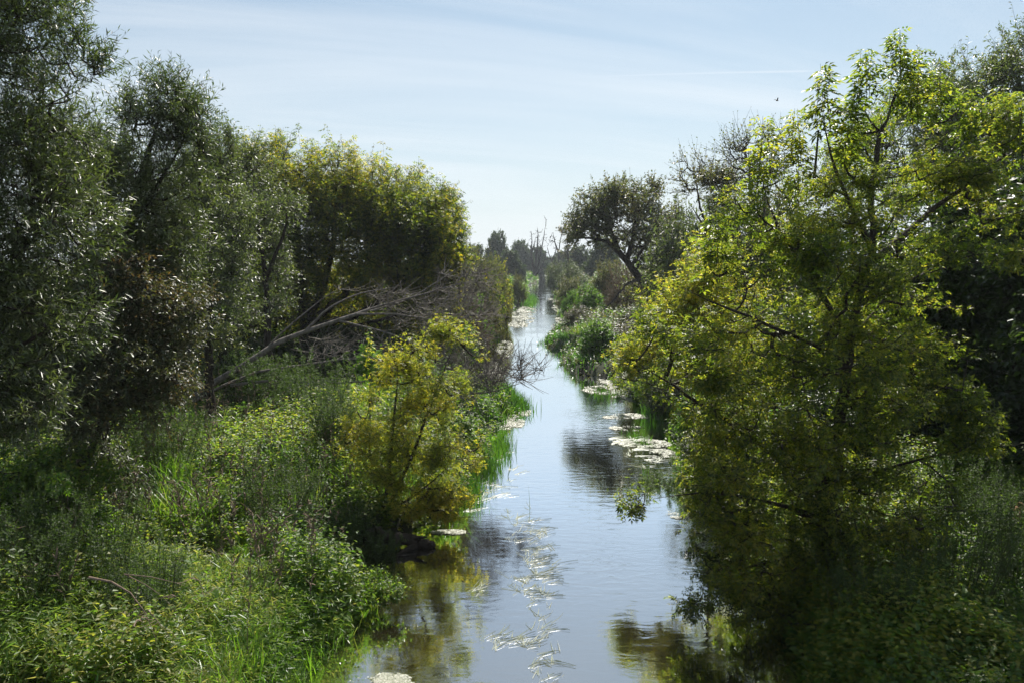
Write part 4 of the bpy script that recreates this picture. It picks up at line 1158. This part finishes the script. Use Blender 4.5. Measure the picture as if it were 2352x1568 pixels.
def fern_clump(px, py, Y, hpx, wpx, seed, label, m=MUG, n_=60, name="mugwort_clump"):
    """feathery herb: many stems fanning from one base, each with fine side twigs"""
    r = np.random.default_rng(seed)
    p = at(px, py, Y)
    g = G(p[0], Y)
    h = hpx * 1.55 * Y / FPX
    wd = wpx * 1.1 * Y / FPX / 2
    root = thing(name, (p[0], Y, g), label, "herb clump", "feathery dark herbs on the near bank")
    lf, wd_ = Bag(), Bag()
    az = r.uniform(0, 6.28, n_)
    rad = np.sqrt(r.random(n_)) * wd
    O = np.stack([p[0] + np.cos(az) * rad * .55, Y + np.sin(az) * rad * .55, np.full(n_, g)], 1)
    O[:, 2] = ground(O[:, 0], O[:, 1])
    dr = np.stack([np.cos(az) * rad * .6, np.sin(az) * rad * .6, np.full(n_, h)], 1) + r.normal(0, .1, (n_, 3))
    ln = np.linalg.norm(dr, axis=1) * r.uniform(.7, 1.05, n_)
    dn = nrm(dr)
    tubes(wd_, O[:, None] + (dn * ln[:, None])[:, None] * np.linspace(0, 1, 4)[None, :, None], np.broadcast_to(np.array([.006, .005, .004, .002]), (n_, 4)), 3)
    k = 16
    t = r.uniform(.3, 1, (n_, k, 1))
    Q = O[:, None] + (dn * ln[:, None])[:, None] * t
    d2 = dn[:, None] * .9 + r.normal(0, .6, (n_, k, 3)); d2[..., 2] += .4
    l2 = .26 * (1.15 - t[..., 0]) + .08
    twigs(lf, None, Q.reshape(-1, 3), d2.reshape(-1, 3), l2.ravel(), 14, 'lance', .034 * max(1, Y / 11), r, droop=.05, curve=.1, spread=.9, nrand=.8)
    wd_.build("stems", STEMG, root, True)
    lf.build("leaves", m, root)
for a in (
    (60, 1450, 8.6, 230, 240, 601, "feathery dark herb clump in the lower corner of the near bank"),
    (200, 1420, 9.3, 230, 260, 602, "feathery dark herb clump under the dead reddish branch"),
    (340, 1480, 8.8, 180, 200, 603, "small feathery clump between the dead branch and the straw grass"),
    (60, 1330, 10.5, 200, 260, 604, "feathery clump at the picture's edge below the nearest willow"),
    (630, 960, 21, 90, 160, 605, "grey-green feathery clump just below the fallen tree's lower limb"),
    (720, 985, 19, 110, 170, 606, "pale feathery clump between the fallen tree and the yellow sapling"),
    (560, 930, 22.5, 80, 130, 607, "dark feathery clump at the fork of the fallen tree"),
    (770, 1080, 16.5, 120, 110, 608, "feathery clump leaning against the yellow sapling's side"),
    (840, 1280, 13.2, 100, 130, 609, "feathery sprays hanging over the dark cove below the log"),
    (640, 1260, 13, 120, 200, 610, "feathery clump above the dark hollow"),
    (380, 1130, 14.5, 110, 180, 611, "feathery clump in the middle of the nettles"),
    (2230, 1230, 11.5, 150, 240, 612, "feathery dull green clump beside the sunlit nettles at the edge"),
    (2180, 1380, 10, 170, 260, 613, "shaded feathery clump low at the edge below the box elder"),
    (2340, 1320, 10.2, 170, 200, 614, "dark feathery clump in the corner under the sunlit nettles"),
    (1530, 960, 17.5, 60, 110, 615, "feathery clump above the pale weed inlet"),
    (900, 830, 30, 60, 120, 616, "feathery clump in deep shade under the many-stemmed box elder"),
    (2020, 1500, 9.3, 150, 260, 617, "shaded feathery clump at the foot of the tall box elder")):
    fern_clump(*a)
# leafy saplings / shrubs on the near bank
tree("bramble_shrub", "dark leafy shrub with a thin crooked stem below the nearest willow", "shrub",
     [([(120, 1300, 10.5), (140, 1200, 10.5), (160, 1090, 10.4)], .02, .006), ([(125, 1280, 10.5), (70, 1180, 10.3), (40, 1100, 10.2)], .02, .006)],
     [(130, 1130, 10.4, 120, 90, .8, 170), (40, 1120, 10.2, 80, 110, .7, 110), (190, 1220, 10.6, 110, 70, .7, 90)],
     NETTLE, 701, rmin=.003, leaf_kw=dict(per=4, L0=.22, J=8, kind='oval', size=.065, tw=.002))
tree("elder_seedling", "tall leafy seedling with pale green leaves behind the yellow sapling's top", "shrub",
     [([(850, 960, 18), (850, 860, 18), (848, 780, 18)], .02, .006)], [(848, 830, 18, 22, 60, .25, 46)],
     FRESH, 702, rmin=.004, leaf_kw=dict(per=3, L0=.25, J=6, kind='compound', size=.13, tw=.003), tops=[(848, 752, 18)], top_kw=dict(height=.4, J=10, size=.14))
tree("ash_seedling", "small seedling with bright yellow-green compound leaves among the dark brambles", "shrub",
     [([(150, 1190, 9.6), (140, 1130, 9.6), (135, 1100, 9.5)], .008, .004)], [(130, 1110, 9.5, 28, 14, .12, 9)],
     GRASS, 703, rmin=.002, leaf_kw=dict(per=2, L0=.14, J=5, kind='compound', size=.12, tw=.002))
tree("bramble_shrub", "glossy-leaved low shrub around the dark hollow in the bank", "shrub",
     [([(470, 1280, 12.2), (480, 1220, 12.2)], .02, .008)], [(480, 1230, 12.2, 150, 45, .6, 150), (620, 1290, 11.9, 120, 50, .6, 110), (350, 1230, 12, 100, 60, .6, 90)],
     NETTLE, 704, rmin=.003, leaf_kw=dict(per=4, L0=.22, J=8, kind='oval', size=.07, tw=.002))
tree("bramble_shrub", "low dark shrub bulging over the water beside the bright grass", "shrub",
     [([(820, 1400, 11.2), (850, 1350, 11.2)], .02, .008)], [(870, 1370, 11.2, 75, 40, .45, 110), (800, 1340, 11.6, 80, 40, .5, 90)],
     NETTLE, 705, rmin=.003, leaf_kw=dict(per=4, L0=.18, J=8, kind='oval', size=.055, tw=.002))

# ================================================================== WATER PLANTS
def reed_tuft(label, spots, n_, H, seed, W_=.014, m=REED, lean=.35, name="reed_bed", group="reed beds in the shallows"):
    r = np.random.default_rng(seed)
    c = np.mean([gp(*s[:2]) for s in spots], axis=0)
    root = thing(name, (c[0], c[1], 0), label, "reeds", group)
    b = Bag()
    for (px, py, rx, ry) in spots:
        g = gp(px, py)
        kx = rx * g[1] / FPX
        ky = ry * g[1] ** 2 / FPX / 5
        k = n_ // len(spots)
        u_ = r.normal(0, .5, (k, 2))
        X, Y = g[0] + u_[:, 0] * kx, g[1] + u_[:, 1] * ky
        Z = np.maximum(ground(X, Y), -.12) - .03
        b = Bag()
        blades(b, X, Y, Z, H * r.uniform(.5, 1.2, k), W_ * np.ones(k) * r.uniform(.7, 1.3, k), lean, r)
        b.build("blades", m, root)
reed_tuft("bright reeds on the spit beyond the fallen tree's overhanging twigs", [(1150, 945, 60, 14), (1185, 935, 30, 8), (1110, 975, 40, 14)], 1500, .65, 801, .03)
reed_tuft("reeds and grass fringing the bank beside the yellow sapling", [(1150, 1030, 25, 30), (1120, 1080, 30, 30), (1080, 1140, 30, 30)], 1500, .55, 802, .018)
reed_tuft("dense short reeds on the rounded point in the middle of the river", [(1275, 790, 30, 8), (1310, 810, 40, 10), (1345, 845, 45, 12), (1290, 770, 20, 4)], 3000, .5, 803, .045, lean=.7)
reed_tuft("low bright bank grass between the rounded point and the olive bush", [(1360, 790, 50, 16), (1400, 840, 60, 14), (1330, 750, 40, 10), (1310, 725, 20, 8)], 4500, .6, 812, .05, m=GRASS, lean=.7, name="grass_tuft")
reed_tuft("reeds standing in the pale weed of the inlet", [(1400, 905, 30, 6), (1370, 905, 15, 6), (1420, 915, 12, 6)], 130, .5, 804, .022)
reed_tuft("thick green reeds beside the lower inlet", [(1500, 955, 25, 10), (1530, 975, 25, 12)], 500, .7, 805, .022)
reed_tuft("clump of reeds in the lower pale weed patch", [(1450, 1000, 28, 8), (1480, 1010, 20, 8)], 150, .35, 806, .02)
reed_tuft("few dark upright reeds near the box elder's hanging branch", [(1483, 1088, 9, 5)], 16, .42, 807, .016, lean=.15)
reed_tuft("bright reeds on the far spit beside the first pale mats", [(1222, 690, 10, 4), (1215, 700, 14, 4)], 400, 1.0, 808, .09)
reed_tuft("short bright reeds at the bank of the leaning willow's far side", [(1290, 690, 12, 3), (1300, 700, 14, 4)], 500, 1.2, 809, .09)
def one_reed():
    r = np.random.default_rng(810)
    g = gp(1217, 1168)
    b = Bag()
    blades(b, np.array([g[0]]), np.array([g[1]]), np.array([-.1]), np.array([.62]), np.array([.016]), .1, r)
    tag(b.build("lone_reed", REED), "single upright reed standing alone in the open water", "reed")
one_reed()
reed_tuft("thin drooping grass blades at the tip of the sapling's bank", [(1120, 1165, 12, 8)], 26, .25, 811, .010, lean=.9, name="grass_tuft", group=None)

def strap_weed(label, spots, seed, L0=.22, W_=.0075, up=.01):
    """strap leaves lying on the surface, streaming with the current"""
    r = np.random.default_rng(seed)
    c = gp(*spots[0][:2])
    root = thing("floating_weed", (c[0], c[1], 0), label, "water weed", "floating strap weed")
    b = Bag()
    for (px, py, rx, ry, k) in spots:
        k = int(k * .5)
        g = gp(px, py)
        X = g[0] + r.normal(0, .38, k) * rx * g[1] / FPX
        Y = g[1] + r.normal(0, .5, k) * ry * g[1] ** 2 / FPX / 5
        nt_ = max(1, k // 3)
        ci = r.integers(0, nt_, k)
        X = X[ci] + r.normal(0, .03, k); Y = Y[ci] + r.normal(0, .04, k)
        az = r.normal(1.0, .3, k) + r.normal(0, .55, nt_)[ci]
        d = np.stack([np.cos(az), np.sin(az)], 1)
        sd = np.stack([-d[:, 1], d[:, 0]], 1)
        ln = L0 * r.uniform(.35, 1.6, k) * g[1] / 10
        wv = W_ * r.uniform(.6, 1.2, k) * max(1, g[1] / 13)
        t = np.linspace(0, 1, 5)
        bend = r.normal(0, .12, k)
        z0 = r.uniform(.004, .02, k)
        rise = r.uniform(0, up, k)
        P = np.empty((k, 5, 2, 3))
        for i, q in enumerate(t):
            cxy = np.stack([X, Y], 1) + d * (ln * q)[:, None] + sd * (bend * ln * q * q)[:, None]
            hw = wv / 2 * (1 - q ** 2 * .8)
            for s_, sg in ((0, -1), (1, 1)):
                P[:, i, s_, :2] = cxy + sd * (sg * hw)[:, None]
                P[:, i, s_, 2] = z0 + rise * math.sin(q * 2.8) + .003 * sg
        idx = np.arange(k * 10).reshape(k, 5, 2)
        F = np.stack([idx[:, :-1, 0], idx[:, :-1, 1], idx[:, 1:, 1], idx[:, 1:, 0]], -1)
        b.add(P.reshape(-1, 3), F.reshape(-1, 4))
    b.build("leaves", WEED, root)
strap_weed("pale strap weed fan highest in the open river, below the single reed", [(1200, 1205, 55, 40, 110), (1225, 1240, 55, 25, 60)], 901)
strap_weed("long bright streak of pale strap weed in mid river", [(1225, 1275, 50, 40, 110), (1230, 1320, 45, 50, 170), (1190, 1350, 60, 50, 60), (1215, 1360, 70, 30, 60)], 902)
strap_weed("small pale weed tuft among the dark tree reflections", [(1095, 1350, 30, 30, 34)], 903)
strap_weed("bright splayed weed tuft lying low in the open water", [(1150, 1475, 35, 22, 60), (1180, 1465, 30, 12, 20)], 904)
strap_weed("thin pale weed trails below the long streak", [(1240, 1440, 50, 60, 80), (1225, 1490, 40, 60, 50)], 905)
strap_weed("pale weed tufts at the bottom border of the picture", [(1230, 1545, 30, 40, 50), (1275, 1545, 30, 40, 40), (1230, 1590, 60, 30, 40)], 906)
strap_weed("faint weed streaks near the sapling's bank", [(1120, 1120, 50, 60, 90), (1160, 1080, 40, 50, 40)], 907, .2, .012)
strap_weed("weed streaks trailing from the lower inlet", [(1480, 1050, 60, 40, 120), (1430, 1020, 60, 30, 60)], 908, .2, .014)

def scum(label, spots, seed, dens=1.0, name="duckweed_mat"):
    """flat broken mats of tiny floating leaves"""
    r = np.random.default_rng(seed)
    c = gp(*spots[0][:2])
    root = thing(name, (c[0], c[1], 0), label, "duckweed", "pale floating mats")
    b = Bag()
    for (px, py, rx, ry, k) in spots:
        g = gp(px, py)
        sz = .017 * max(1, g[1] / 13)
        X = g[0] + r.uniform(-1, 1, k * 2) * rx * g[1] / FPX
        Y = g[1] + r.uniform(-1, 1, k * 2) * ry * g[1] ** 2 / FPX / 5
        e = ((X - g[0]) / (rx * g[1] / FPX)) ** 2 + ((Y - g[1]) / (ry * g[1] ** 2 / FPX / 5)) ** 2
        nz = .55 * fbm(X * 1.7, Y * 2.4 * 20 / max(20, g[1]), 4) + .45 * fbm(X * 7 + 3, Y * 11 * 20 / max(20, g[1]), 3)
        ok = (nz + r.normal(0, .07, len(nz)) > .575 + .05 * e) & (e < 1.1) & (shore(X, Y) < .25)
        X, Y = X[ok], Y[ok]
        n_ = len(X)
        if n_ == 0:
            continue
        az = r.uniform(0, 6.28, n_)
        ax = np.stack([np.cos(az), np.sin(az), r.normal(0, .06, n_)], 1)
        nn = np.stack([r.normal(0, .06, n_), r.normal(0, .06, n_), np.ones(n_)], 1)
        put_leaves(b, np.stack([X, Y, r.uniform(.006, .016, n_)], 1), ax, nn, sz * r.uniform(.7, 1.9, n_), 'oval')
    if b.n:
        b.build("leaves", SCUM, root)
scum("pale mat filling the inlet behind the standing reeds", [(1420, 880, 50, 14, 9000), (1395, 895, 60, 10, 6000), (1440, 915, 40, 8, 3000)], 951)
scum("bright narrow streak of mat under the thick inlet reeds", [(1450, 955, 45, 6, 5000), (1415, 958, 30, 4, 2000)], 952)
scum("curved lower mat around the reed clump", [(1440, 983, 40, 6, 4000), (1480, 1018, 60, 10, 6000), (1440, 1015, 30, 6, 2500), (1520, 1040, 30, 10, 3000)], 953)
scum("pale mat along the spit beyond the overhanging twigs", [(1165, 968, 40, 18, 8000), (1205, 945, 14, 10, 1500)], 954)
scum("far pale mat by the green bank, upstream of the twigs", [(1195, 727, 30, 16, 6000), (1210, 712, 22, 8, 3000), (1190, 745, 22, 8, 2000)], 955)
scum("small far mats on the leaning willow's side", [(1287, 712, 14, 12, 3000), (1275, 690, 12, 6, 1500), (1290, 740, 10, 10, 1500)], 956)
scum("white frothy mat at the bottom edge by the bright grass", [(870, 1562, 75, 18, 16000), (900, 1580, 60, 18, 9000)], 957)
scum("thin mat at the sapling's shaded bank by the log", [(1030, 1222, 40, 6, 3500)], 958)
scum("mat glimpsed through the box elder's hanging leaves", [(1640, 1240, 50, 30, 9000), (1560, 1180, 30, 12, 2500)], 959)
scum("broken pale mats among the fallen tree's drooping twigs", [(1130, 850, 30, 20, 5000), (1160, 800, 20, 20, 2000)], 960)

# a bird over the river
def bird():
    c = at(1785, 232, 60)
    root = thing("bird", c, "tiny dark bird gliding in the open sky", "bird")
    b = Bag()
    t = np.linspace(-1, 1, 7)
    P = np.stack([t * .12, t * .02, np.zeros(7)], 1) + c
    tubes(b, P[None], (np.array([.004, .02, .032, .036, .03, .02, .008]))[None], 6)
    for s_ in (-1, 1):
        w_ = np.array([(0.05, 0, 0), (-.05, 0, 0), (-.08, .3 * s_, .16), (0.0, .3 * s_, .16), (-.12, .5 * s_, .12)]) + c
        b.add(w_, np.array([(0, 1, 2), (0, 2, 3), (3, 2, 4)]))
    b.build("body", BARK, root)
bird()

# ================================================================== HAZE
def haze():
    x0, x1, y0, y1, z0, z1 = -1410, 1410, -70, 2210, -6, 15.5
    b = Bag()
    V = np.array([(x, y, z) for x in (x0, x1) for y in (y0, y1) for z in (z0, z1)], float)
    b.add(V, np.array([(0, 1, 3, 2), (4, 6, 7, 5), (0, 4, 5, 1), (2, 3, 7, 6), (0, 2, 6, 4), (1, 5, 7, 3)]))
    m, t, o = mat("summer_haze")
    p = t.nodes.new("ShaderNodeVolumePrincipled")
    p.inputs["Color"].default_value = (.86, .93, 1, 1)
    p.inputs["Density"].default_value = 0.00033
    p.inputs["Anisotropy"].default_value = 0.3
    t.links.new(p.outputs[0], o.inputs["Volume"])
    tag(b.build("haze", m), "thin pale summer haze", "haze", kind="stuff")
haze()
